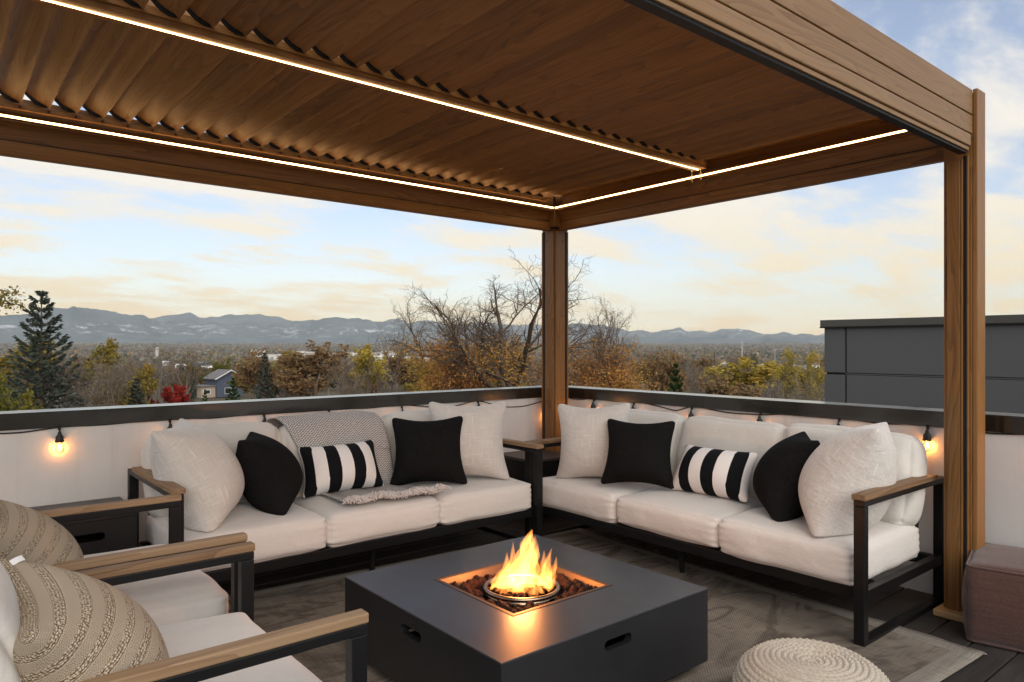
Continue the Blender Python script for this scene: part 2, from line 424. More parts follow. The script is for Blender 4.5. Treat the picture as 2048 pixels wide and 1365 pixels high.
def rug_mat():
    t = NT('flatwoven_grey_rug'); o = t.coord('Object')
    wx = t.noise(t.map(o, (1, 0.02, 1)), 420, 1, 0.5); wy = t.noise(t.map(o, (0.02, 1, 1)), 420, 1, 0.5)
    ch = t.n('ShaderNodeTexChecker', {'Vector': o, 'Color1': (1, 1, 1, 1), 'Color2': (0, 0, 0, 1), 'Scale': 130.0}).outputs['Fac']
    big = t.noise(t.map(o, (0.55, 1.7, 1), rot=(0, 0, R(14))), 1.6, 4, 0.55, 1.6)
    marble = t.math('ABSOLUTE', t.math('SUBTRACT', t.math('FRACT', t.math('MULTIPLY', big, 5.0)), 0.5))
    big2 = t.noise(o, 2.1, 4, 0.6)
    w = t.math('ADD', t.math('ADD', t.math('MULTIPLY', wx, 0.3), t.math('MULTIPLY', wy, 0.3)), t.math('MULTIPLY', ch, 0.16))
    pat = t.mix(t.rng(marble, 0.05, 0.32, 0, 1), (0.15, 0.113, 0.083, 1), (0.33, 0.275, 0.218, 1))
    pat = t.mix(t.rng(big2, 0.42, 0.66, 0, 0.6), pat, (0.10, 0.083, 0.070, 1))
    # plain border
    s = t.n('ShaderNodeSeparateXYZ', {0: o})
    dx = t.math('SUBTRACT', 1.62, t.math('ABSOLUTE', s.outputs[0])); dy = t.math('SUBTRACT', 1.40, t.math('ABSOLUTE', s.outputs[1]))
    ed = t.math('MINIMUM', dx, dy)
    pat = t.mix(t.math('LESS_THAN', ed, 0.10), pat, (0.36, 0.325, 0.275, 1))
    c = t.mix(t.rng(w, 0.25, 0.62, 0, 1), t.mix(0.62, pat, (0, 0, 0, 1)), t.mix(0.22, pat, (0.5, 0.47, 0.43, 1)))
    t.bsdf(c, 0.95, t.bump(w, 0.6, 0.004), spec=0.1)
    return t.m
M['rug'] = rug_mat()

def emit(name, col, strength):
    t = NT(name); e = t.n('ShaderNodeEmission', {0: col, 1: strength}); t.t.links.new(e.outputs[0], t.out.inputs[0]); return t.m
M['led'] = emit('warm_led_strip', (1.0, 0.54, 0.21, 1), 11.0)
M['filament'] = emit('bulb_filament', (1.0, 0.50, 0.16, 1), 60.0)

def glass_mat():
    t = NT('clear_bulb_glass')
    g = t.n('ShaderNodeBsdfGlossy', {0: (1, 1, 1, 1), 1: 0.03}); tr = t.n('ShaderNodeBsdfTransparent', {0: (1.0, 0.93, 0.80, 1)})
    lw = t.n('ShaderNodeLayerWeight', {0: 0.25}); m = t.n('ShaderNodeMixShader', {0: lw.outputs['Fresnel'], 1: tr.outputs[0], 2: g.outputs[0]})
    t.t.links.new(m.outputs[0], t.out.inputs[0]); return t.m
M['bulb_glass'] = glass_mat()

def lava_mat():
    t = NT('lava_rock'); o = t.coord('Object'); n = t.noise(o, 60, 4, 0.7); r = t.rand()
    c = t.mix(t.rng(n, .35, .7, 0, 1), (0.022, 0.014, 0.012, 1), (0.105, 0.040, 0.026, 1))
    t.bsdf(c, 0.9, t.bump(n, 0.9, 0.02), spec=0.2); return t.m
M['lava'] = lava_mat()

def flame_mat():
    t = NT('gas_flame'); o = t.coord('Object')
    n = t.noise(t.map(o, (1, 1, 0.22)), 26, 3, 0.55, 0.6)
    k = t.rng(n, 0.30, 0.62, 0.25, 1.5)
    e = t.n('ShaderNodeEmission', {0: (1.0, 0.34, 0.065, 1), 1: t.math('MULTIPLY', k, 44.0)})
    t.t.links.new(e.outputs[0], t.out.inputs['Volume'])
    return t.m
M['flame'] = flame_mat()

def foliage(name, cols, trans=0.38, rough=0.75):
    """per-leaf tint attribute times a spread of leaf colours"""
    t = NT(name); at_ = t.n('ShaderNodeAttribute', attribute_name='tint'); r = t.rand()
    s = t.n('ShaderNodeSeparateColor', {0: at_.outputs['Color']})
    f = t.math('ADD', s.outputs[0], t.math('MULTIPLY', t.math('SUBTRACT', r, 0.5), 0.25))
    k = len(cols); c = t.ramp(f, [(i / (k - 1), x + (1,)) for i, x in enumerate(cols)])
    d = t.n('ShaderNodeBsdfDiffuse', {0: c}); tr = t.n('ShaderNodeBsdfTranslucent', {0: c})
    m = t.n('ShaderNodeMixShader', {0: trans, 1: d.outputs[0], 2: tr.outputs[0]})
    t.t.links.new(m.outputs[0], t.out.inputs[0]); return t.m
M['leaf_rust'] = foliage('rust_leaves', [(0.32, 0.125, 0.05), (0.46, 0.195, 0.062), (0.52, 0.265, 0.085), (0.46, 0.33, 0.085)])
M['leaf_olive'] = foliage('olive_gold_leaves', [(0.13, 0.11, 0.034), (0.22, 0.18, 0.044), (0.32, 0.25, 0.055), (0.35, 0.235, 0.075)])
M['leaf_yellow'] = foliage('yellow_leaves', [(0.22, 0.18, 0.04), (0.36, 0.29, 0.06), (0.48, 0.38, 0.075), (0.50, 0.34, 0.07)])
M['leaf_brown'] = foliage('brown_leaves', [(0.14, 0.082, 0.044), (0.23, 0.138, 0.07), (0.30, 0.19, 0.09), (0.27, 0.20, 0.11)])
M['leaf_red'] = foliage('red_leaves', [(0.20, 0.018, 0.018), (0.32, 0.03, 0.026), (0.42, 0.055, 0.04), (0.36, 0.06, 0.045)])
M['leaf_green'] = foliage('yellow_green_leaves', [(0.06, 0.07, 0.016), (0.11, 0.12, 0.022), (0.18, 0.175, 0.035), (0.24, 0.20, 0.045)])
M['leaf_tan'] = foliage('tan_twigs', [(0.14, 0.118, 0.092), (0.20, 0.168, 0.13), (0.26, 0.215, 0.16), (0.22, 0.17, 0.11)])
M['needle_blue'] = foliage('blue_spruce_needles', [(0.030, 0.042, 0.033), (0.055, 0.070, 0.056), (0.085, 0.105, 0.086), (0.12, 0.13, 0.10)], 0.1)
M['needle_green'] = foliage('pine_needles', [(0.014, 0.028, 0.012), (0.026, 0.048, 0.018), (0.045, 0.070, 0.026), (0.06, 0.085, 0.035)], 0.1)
M['forest'] = None
def bark(name, a, b):
    t = NT(name); o = t.coord('Object'); n = t.noise(t.map(o, (1, 1, 0.25)), 12, 4, 0.65)
    t.bsdf(t.mix(n, a, b), 0.9, t.bump(n, 0.4, 0.02), spec=0.1); return t.m
M['bark_dark'] = bark('dark_bark', (0.085, 0.064, 0.048, 1), (0.18, 0.135, 0.10, 1))
M['bark_grey'] = bark('grey_bark', (0.15, 0.13, 0.115, 1), (0.28, 0.25, 0.22, 1))
M['bark_tan'] = bark('tan_bark', (0.14, 0.105, 0.078, 1), (0.23, 0.178, 0.13, 1))

def tinted(name, rough=0.9, trans=0.15):
    t = NT(name); a = t.n('ShaderNodeAttribute', attribute_name='tint')
    d = t.n('ShaderNodeBsdfDiffuse', {0: a.outputs['Color']}); tr = t.n('ShaderNodeBsdfTranslucent', {0: a.outputs['Color']})
    m = t.n('ShaderNodeMixShader', {0: trans, 1: d.outputs[0], 2: tr.outputs[0]}); t.t.links.new(m.outputs[0], t.out.inputs[0])
    return t.m
M['forest'] = tinted('autumn_canopy')

def ground_mat():
    t = NT('autumn_ground'); o = t.coord('Object')
    a = t.noise(o, 0.02, 6, 0.65); b = t.noise(o, 0.0035, 5, 0.6)
    c = t.ramp(t.math('ADD', t.math('MULTIPLY', a, 0.6), t.math('MULTIPLY', b, 0.4)),
               [(0.36, (0.050, 0.046, 0.028, 1)), (0.48, (0.085, 0.070, 0.045, 1)), (0.58, (0.12, 0.098, 0.064, 1)), (0.7, (0.15, 0.13, 0.09, 1))])
    t.bsdf(c, 0.95, spec=0.1); return t.m
M['ground'] = ground_mat()
def mountain_mat():
    t = NT('forested_mountain_with_snow'); o = t.coord('Object')
    a = t.noise(o, 0.0022, 7, 0.62); b = t.noise(t.map(o, (1, 1, 2.5)), 0.0042, 7, 0.76, 0.8); z = t.n('ShaderNodeSeparateXYZ', {0: t.coord('Generated')}).outputs[2]
    base = t.mix(t.rng(a, 0.35, 0.65, 0, 1), (0.050, 0.074, 0.084, 1), (0.115, 0.142, 0.150, 1))
    sn = t.math('MULTIPLY', t.rng(b, 0.545, 0.60, 0, 1), t.rng(t.math('ABSOLUTE', t.math('SUBTRACT', z, 0.40)), 0.04, 0.26, 1, 0))
    t.bsdf(t.mix(t.math('MULTIPLY', sn, 0.8), base, (0.62, 0.64, 0.66, 1)), 0.95, spec=0.05); return t.m
M['mountain'] = mountain_mat()
def flat(name, col, rough=0.7):
    t = NT(name); n = t.noise(t.coord('Object'), 1.5, 3); t.bsdf(t.mix(n, tuple(x * .88 for x in col) + (1,), tuple(min(1, x * 1.1) for x in col) + (1,)), rough, spec=0.3); return t.m
M['white_wall'] = flat('pale_building', (0.60, 0.58, 0.55)); M['grey_roof'] = flat('grey_shingles', (0.16, 0.155, 0.15))
M['white_roof'] = flat('white_membrane_roof', (0.72, 0.71, 0.69)); M['blue_siding'] = flat('blue_siding', (0.075, 0.09, 0.125)); M['white_trim'] = flat('white_trim', (0.68, 0.68, 0.67))
M['dark_glass'] = powder('dark_window_glass', (0.02, 0.022, 0.026, 1), 0.12, 0.6); M['brick_red'] = flat('red_brick_wall', (0.24, 0.08, 0.055)); M['tan_wall'] = flat('tan_wall', (0.38, 0.31, 0.24))
M['timber_pole'] = flat('timber_pole', (0.07, 0.055, 0.045)); M['pole_grey'] = flat('galvanised_pole', (0.42, 0.41, 0.39))

# ================================================================== land, mountains, haze
rs = np.random.RandomState(7)
_VN = rs.rand(128, 128)
def vnoise(x, y, oct=4):
    out = np.zeros_like(np.asarray(x, float)); amp, tot = 1.0, 0.0
    for k in range(oct):
        xi, yi = np.floor(x).astype(int), np.floor(y).astype(int); fx, fy = x - xi, y - yi
        fx, fy = fx * fx * (3 - 2 * fx), fy * fy * (3 - 2 * fy)
        g = lambda a, b: _VN[(xi + a) % 128, (yi + b) % 128]
        out += amp * ((g(0, 0) * (1 - fx) + g(1, 0) * fx) * (1 - fy) + (g(0, 1) * (1 - fx) + g(1, 1) * fx) * fy)
        tot += amp; amp *= 0.5; x, y = x * 2.03 + 11.3, y * 2.03 + 5.7
    return out / tot

GR = ([0, 20, 60, 190, 420, 1000, 1900, 3200, 6000, 9500, 14000], [-7.4, -7.5, -9.0, -11.5, -22, -38, -42, -30, 0, 40, 90])
def gz(d): return np.interp(d, *GR)

rad = np.concatenate([[2.0], np.geomspace(8, 12800, 90)]); ang = np.linspace(0, 2 * math.pi, 145)[:-1]
RR, AA = np.meshgrid(rad, ang, indexing='ij')
X_, Y_ = CP[0] + RR * np.cos(AA), CP[1] + RR * np.sin(AA)
Z_ = gz(RR) + (vnoise(X_ / 160, Y_ / 160) - 0.5) * np.clip(RR / 90, 0, 6)
g = G(); g.grid(np.stack([X_, Y_, Z_], -1), closed_u=True)
tag(g.build('ground', M['ground'], smooth=True, centre=False), kind='structure')

def ridge_mesh(name, pts, d0, d1, d2, amp, seed):
    """a range whose crest runs through the given bearings and angles of height"""
    p = np.array(pts, float)
    bx = np.arange(-1500, 3700, 5.0)
    by = np.interp(bx, p[:, 0], p[:, 1]) + (vnoise(bx / 22 + seed, bx * 0 + seed, 5) - 0.5) * 15.0
    T = np.concatenate([np.linspace(0, 1, 26), [1.12, 1.3, 1.6]])
    BX, TT = np.meshgrid(bx, T, indexing='ij'); BY = np.repeat(by[:, None], len(T), 1)
    D = np.where(TT <= 1, d0 + (d1 - d0) * TT, d1 + (d2 - d1) * (TT - 1) / 0.6)
    r = (BX - 1024) / 1417; k = 1 / np.sqrt(1 + r * r)
    XX, YY = CP[0] + D * k * (FX + r * FY), CP[1] + D * k * (FY - r * FX)
    crest = CP[2] + (692 - BY) / 1417 * d1 * k
    base = gz(np.hypot(XX - CP[0], YY - CP[1])) - 6
    s = np.where(TT <= 1, TT ** 1.15, np.clip(1 - (TT - 1) / 0.6, 0, 1) ** 1.2)
    n = np.abs(vnoise(XX / 900 + seed, YY / 900, 5) - 0.5) * 2
    ZZ = base + (crest - base) * s + (n - 0.35) * amp * np.sin(np.clip(TT, 0, 1) * math.pi) ** 0.7
    g = G(); g.grid(np.stack([XX, YY, ZZ], -1))
    return tag(g.build(name, M['mountain'], smooth=True), kind='structure')
FRONT = [(-1500, 632), (-900, 622), (-400, 630), (-120, 618), (0, 632), (60, 624), (130, 614), (165, 619), (205, 622), (260, 631), (320, 641), (400, 649), (500, 646), (570, 651), (640, 640), (672, 633), (740, 640), (800, 648), (900, 656), (1100, 664), (1250, 671), (1600, 675), (2300, 676), (3700, 670)]
BACK = [(-1500, 640), (0, 640), (260, 640), (310, 637), (332, 630), (370, 627), (410, 637), (436, 635), (460, 628), (485, 630), (520, 626), (545, 632), (572, 638), (600, 641), (660, 644), (730, 642), (765, 646), (795, 637), (822, 643), (850, 640), (900, 647), (1000, 648), (1080, 651), (1140, 648), (1205, 651), (1250, 659), (1282, 664), (1312, 664), (1334, 660), (1360, 654), (1388, 661), (1402, 658), (1422, 663), (1452, 658), (1482, 660), (1512, 665), (1570, 667), (1650, 668), (1900, 669), (2300, 668), (3700, 662)]
ridge_mesh('foothills', FRONT, 8200, 9600, 10800, 60, 3.1)
ridge_mesh('mountain_range', BACK, 9800, 11400, 12400, 60, 8.7)

HAZE = 4.6e-5
t = NT('valley_haze'); pv = t.n('ShaderNodeVolumePrincipled')
pv.inputs['Color'].default_value = (0.88, 0.95, 1.0, 1); pv.inputs['Density'].default_value = HAZE; pv.inputs['Anisotropy'].default_value = 0.0
t.t.links.new(pv.outputs[0], t.out.inputs['Volume'])
g = G(); g.box(-12900, 12900, -12900, 12900, -56, 740)
tag(g.build('haze', t.m), kind='stuff')

# ================================================================== trees
def tubes_np(P, r, n):
    """P (N,k,3) polylines, r (N,k): quads of n-sided tubes"""
    N, k = P.shape[:2]
    T = np.gradient(P, axis=1); T /= np.linalg.norm(T, axis=2, keepdims=True) + 1e-9
    ref = np.where(np.abs(T[..., 2:3]) < 0.9, np.array([0, 0, 1.0]), np.array([1.0, 0, 0]))
    a = np.cross(T, ref); a /= np.linalg.norm(a, axis=2, keepdims=True) + 1e-9; b = np.cross(T, a)
    th = np.arange(n) * 2 * math.pi / n
    V = P[:, :, None] + r[:, :, None, None] * (np.cos(th)[:, None] * a[:, :, None] + np.sin(th)[:, None] * b[:, :, None])
    idx = np.arange(N * k * n).reshape(N, k, n); nx = np.roll(idx, -1, 2)
    F = np.stack([idx[:, :-1], nx[:, :-1], nx[:, 1:], idx[:, 1:]], -1).reshape(-1, 4)
    return V.reshape(-1, 3), F

def leaf_quads(rng, P, size, up=0.0, aspect=1.0, dirs=None):
    N = len(P); s = (size * rng.uniform(0.6, 1.4, N))[:, None]
    a = rng.normal(size=(N, 3)) if dirs is None else dirs + 0.35 * rng.normal(size=(N, 3))
    a[:, 2] += up; a /= np.linalg.norm(a, axis=1, keepdims=True)
    b = rng.normal(size=(N, 3)); b -= (b * a).sum(1, keepdims=True) * a; b /= np.linalg.norm(b, axis=1, keepdims=True)
    c = np.cross(a, b)
    V = np.stack([P - a * s * .5, P + b * s * .32 / aspect + c * s * .06, P + a * s * .5, P - b * s * .32 / aspect + c * s * .06], 1)
    return V.reshape(-1, 3), np.arange(N * 4).reshape(N, 4)

def skeleton(rng, spec):
    """recursive limbs, one generation per entry: dict(n, ang, ratio, up, jit, t0)"""
    P = np.zeros((1, 3)); D = np.array([[0.03, 0.02, 1.0]]); L = np.array([spec[0]['len']]); r = np.array([spec[0]['r']])
    out = []
    for li, sp_ in enumerate(spec):
        k = sp_.get('k', 4); N = len(P); pts = [P]; d = D / np.linalg.norm(D, axis=1, keepdims=True); ds = [d]
        for s in range(k):
            d = d + rng.normal(size=(N, 3)) * sp_['jit']; d[:, 2] += sp_['up'] / k
            d /= np.linalg.norm(d, axis=1, keepdims=True); ds.append(d); pts.append(pts[-1] + d * (L / k)[:, None])
        pts = np.stack(pts, 1); ds = np.stack(ds, 1)
        tip = sp_.get('tip', 0.5)
        rr = r[:, None] * np.linspace(1, tip, k + 1)[None]
        out.append((pts, rr, ds))
        if li + 1 == len(spec): break
        nx = spec[li + 1]; c = nx['n']
        tt = nx['t0'] + (1 - nx['t0']) * ((np.arange(c)[None] + rng.rand(N, c)) / c)
        tt[:, -1] = 1.0
        f = tt * k; i0 = np.clip(f.astype(int), 0, k - 1); w = (f - i0)[..., None]; ar = np.arange(N)[:, None]
        p = pts[ar, i0] * (1 - w) + pts[ar, i0 + 1] * w; dd = ds[ar, i0 + 1]
        per = rng.normal(size=(N, c, 3)); per -= (per * dd).sum(2, keepdims=True) * dd; per /= np.linalg.norm(per, axis=2, keepdims=True)
        A = np.radians(nx['ang'] * rng.uniform(0.6, 1.35, (N, c))); A[:, -1] *= 0.45
        nd = dd * np.cos(A)[..., None] + per * np.sin(A)[..., None]
        nl = L[:, None] * nx['ratio'] * rng.uniform(0.65, 1.25, (N, c)) * (1.12 - 0.4 * tt)
        nr = r[:, None] * (1 - (1 - tip) * tt) * nx.get('rr', 0.62)
        P, D, L, r = p.reshape(-1, 3), nd.reshape(-1, 3), nl.reshape(-1), nr.reshape(-1)
    return out

def broadleaf(seed, spec, nleaf, lsize, lz=(0.0, 1.0), wood=3, bark='bark_dark', leaf='leaf_rust', sides=(8, 6, 4, 3, 3, 3), aspect=1.0):
    """returns (trunk mesh, crown mesh) normalised to height 1"""
    rng = np.random.RandomState(seed); sk = skeleton(rng, spec)
    allp = np.concatenate([s[0].reshape(-1, 3) for s in sk]); H = allp[:, 2].max()
    def cat(levels):
        Vs, Fs, o = [], [], 0
        for li in levels:
            V, F = tubes_np(sk[li][0], np.maximum(sk[li][1], 0.0035 * H / 10), sides[min(li, 5)]); Vs.append(V); Fs.append(F + o); o += len(V)
        return np.concatenate(Vs), np.concatenate(Fs)
    V, F = cat(range(min(wood, len(sk)))); trunk = fast_mesh('trunk', V / H, F, M[bark], smooth=True)
    Vs, Fs = cat(range(wood, len(sk))) if wood < len(sk) else (np.zeros((0, 3)), np.zeros((0, 4), int))
    tips = np.concatenate([s[0][:, 1:].reshape(-1, 3) for s in sk[-2:]])
    zz = tips[:, 2] / H
    pr = np.clip(1 - np.abs(zz - (lz[0] + lz[1]) / 2) / ((lz[1] - lz[0]) / 2 + 1e-6), 0, 1) ** 0.6 + 1e-4
    cl = vnoise(tips[:, 0] / H * 9 + 40, tips[:, 1] / H * 9 + tips[:, 2] / H * 7 + 40, 2); pr *= np.clip((cl - 0.28) * 3, 0.04, 1)
    pick = rng.choice(len(tips), nleaf, p=pr / pr.sum())
    P = tips[pick] + rng.normal(size=(nleaf, 3)) * 0.016 * H
    LV, LF = leaf_quads(rng, P, lsize, 0.0, aspect)
    tint = np.clip(0.5 + (cl[pick] - 0.5) * 1.5 + rng.normal(size=nleaf) * 0.14, 0, 1)
    me = fast_mesh('crown', np.concatenate([Vs, LV]) / H, np.concatenate([Fs, LF + len(Vs)]), None,
                   np.repeat(np.concatenate([np.zeros(len(Fs)), tint])[:, None], 3, 1))
    me.materials.append(M[bark]); me.materials.append(M[leaf])
    me.polygons.foreach_set('material_index', np.concatenate([np.zeros(len(Fs), np.int32), np.ones(len(LF), np.int32)]))
    wid = np.percentile(np.abs(tips[:, :2]), 97) * 2 / H
    return trunk, me, wid

def conifer(seed, nwh, per, droop, ncl, size, mat, wid=0.42, bark='bark_dark', shape=0.82, lift=0.30):
    rng = np.random.RandomState(seed)
    z = np.linspace(0.06, 0.985, nwh); pts, cl, dr = [], [], []
    for zi in z:
        k = max(3, int(per * (1.05 - zi * 0.65))); a0 = rng.rand() * 6.28
        for j in range(k):
            a = a0 + j * 6.283 / k + rng.normal() * 0.18
            Lb = wid / 2 * (1 - zi) ** shape * rng.uniform(0.66, 1.16) * (0.55 + 0.45 * min(1, zi / 0.18)) + 0.006
            s = np.linspace(0, 1, 6); rr = Lb * s
            zz = zi + Lb * (-droop * np.sin(s * 2.2) * (1 - zi) + (lift * s ** 2.4) * (1 - 0.3 * zi)) + Lb * 0.35 * zi * s
            p = np.stack([rr * math.cos(a), rr * math.sin(a), zz], 1); pts.append(p)
            n = int(ncl * (0.35 + Lb / wid * 1.6)) + 3; f = np.sqrt(rng.rand(n)) * 5; i0 = np.minimum(f.astype(int), 4); w = (f - i0)[:, None]
            q = p[i0] * (1 - w) + p[i0 + 1] * w; sd = np.array([-math.sin(a), math.cos(a), 0]); side = rng.normal(size=n) * 0.16 * Lb * (1.1 - f / 5.5)
            q = q + side[:, None] * sd + np.stack([np.zeros(n), np.zeros(n), -np.abs(rng.normal(size=n)) * 0.010], 1)
            cl.append(q); dr.append(np.array([math.cos(a), math.sin(a), 0.15])[None] + np.sign(side)[:, None] * sd * 0.8)
    P = np.stack(pts)
    V0, F0 = tubes_np(P, np.repeat(np.linspace(0.0035, 0.001, 6)[None], len(P), 0), 3)
    tr = np.stack([np.zeros(8), np.zeros(8), np.linspace(0, 1, 8)], 1)[None]
    V1, F1 = tubes_np(tr, np.linspace(0.016, 0.002, 8)[None], 7)
    trunk = fast_mesh('trunk', V1, F1, M[bark], smooth=True)
    q = np.concatenate(cl); d = np.concatenate(dr)
    LV, LF = leaf_quads(rng, q, size, 0.1, 1.5, d)
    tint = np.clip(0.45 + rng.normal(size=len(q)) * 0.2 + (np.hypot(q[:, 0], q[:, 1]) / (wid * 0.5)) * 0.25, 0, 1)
    me = fast_mesh('crown', np.concatenate([V0, LV]), np.concatenate([F0, LF + len(V0)]), None, np.repeat(np.concatenate([np.zeros(len(F0)), tint])[:, None], 3, 1))
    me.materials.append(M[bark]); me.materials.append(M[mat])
    me.polygons.foreach_set('material_index', np.concatenate([np.zeros(len(F0), np.int32), np.ones(len(LF), np.int32)]))
    return trunk, me, wid

def std(n2=5, n3=5, n4=5, up=0.25, ang=42, L=3.0, fork=0.45, jit=0.10, n5=0):
    s = [dict(len=L, r=0.16, jit=0.04, up=0.1, tip=0.6), dict(n=5, t0=fork, ang=ang, ratio=0.95, up=up, jit=jit, rr=0.6),
         dict(n=n2, t0=0.25, ang=44, ratio=0.62, up=up, jit=jit * 1.3), dict(n=n3, t0=0.2, ang=46, ratio=0.60, up=up * 0.6, jit=jit * 1.6),
         dict(n=n4, t0=0.15, ang=48, ratio=0.60, up=0.1, jit=jit * 2.0, k=3, tip=0.3)]
    if n5: s.append(dict(n=n5, t0=0.15, ang=45, ratio=0.6, up=0.1, jit=jit * 2.4, k=3, tip=0.3))
    return s
TT = {}
def vase(n1, n2, n3, n4, n5, ang):
    return [dict(len=5.2, r=0.21, jit=0.05, up=0.1, tip=0.75, k=6), dict(n=n1, t0=0.86, ang=ang, ratio=0.92, up=0.30, jit=0.13, rr=0.62, k=6),
            dict(n=n2, t0=0.30, ang=42, ratio=0.58, up=0.25, jit=0.17, k=5), dict(n=n3, t0=0.22, ang=46, ratio=0.56, up=0.22, jit=0.24, k=4),
            dict(n=n4, t0=0.18, ang=50, ratio=0.56, up=0.16, jit=0.30, k=4, tip=0.4), dict(n=n5, t0=0.12, ang=50, ratio=0.58, up=0.1, jit=0.32, k=3, tip=0.3)]
TT['locust'] = broadleaf(5, vase(8, 7, 6, 5, 4, 52), 15000, 0.078, (0.30, 0.72), 3, 'bark_dark', 'leaf_rust', aspect=1.5)
TT['locust2'] = broadleaf(3, vase(8, 7, 6, 5, 4, 52), 13000, 0.076, (0.30, 0.76), 3, 'bark_dark', 'leaf_rust', aspect=1.5)
TT['olive'] = broadleaf(5, std(5, 5, 5, 0.3, 40), 5200, 0.26, (0.15, 1.05), 3, 'bark_dark', 'leaf_olive')
TT['rust'] = broadleaf(31, std(6, 6, 5, 0.32, 40), 6000, 0.20, (0.1, 1.08), 3, 'bark_dark', 'leaf_brown')
TT['bare'] = broadleaf(9, std(5, 6, 6, 0.4, 38), 1400, 0.16, (0.1, 1.0), 3, 'bark_grey', 'leaf_tan', aspect=2)
TT['bare2'] = broadleaf(44, std(5, 6, 7, 0.5, 34), 1700, 0.16, (0.1, 1.0), 3, 'bark_tan', 'leaf_tan', aspect=2)
TT['slim'] = broadleaf(61, std(4, 5, 5, 0.45, 30, 3.4, 0.4), 900, 0.14, (0.05, 0.6), 3, 'bark_dark', 'leaf_rust', aspect=1.5)
TT['yellow'] = broadleaf(52, std(5, 5, 5, 0.55, 32), 5200, 0.20, (0.2, 1.1), 3, 'bark_tan', 'leaf_yellow')
TT['poplar'] = broadleaf(71, std(5, 5, 4, 1.1, 26, 4.2, 0.25), 9000, 0.20, (0.2, 1.1), 3, 'bark_tan', 'leaf_yellow')
TT['green'] = broadleaf(83, std(5, 5, 5, 0.3, 42), 7000, 0.22, (0.1, 1.1), 3, 'bark_tan', 'leaf_green')
TT['red'] = broadleaf(97, std(5, 5, 5, 0.35, 42), 8000, 0.24, (0.05, 1.1), 3, 'bark_dark', 'leaf_red')
TT['spruce'] = conifer(3, 21, 10, 0.10, 70, 0.026, 'needle_blue', 0.50, shape=0.62, lift=0.50)
TT['spruce2'] = conifer(4, 20, 9, 0.22, 40, 0.042, 'needle_blue', 0.46)
TT['pine'] = conifer(6, 15, 9, -0.12, 46, 0.060, 'needle_green', 0.62)

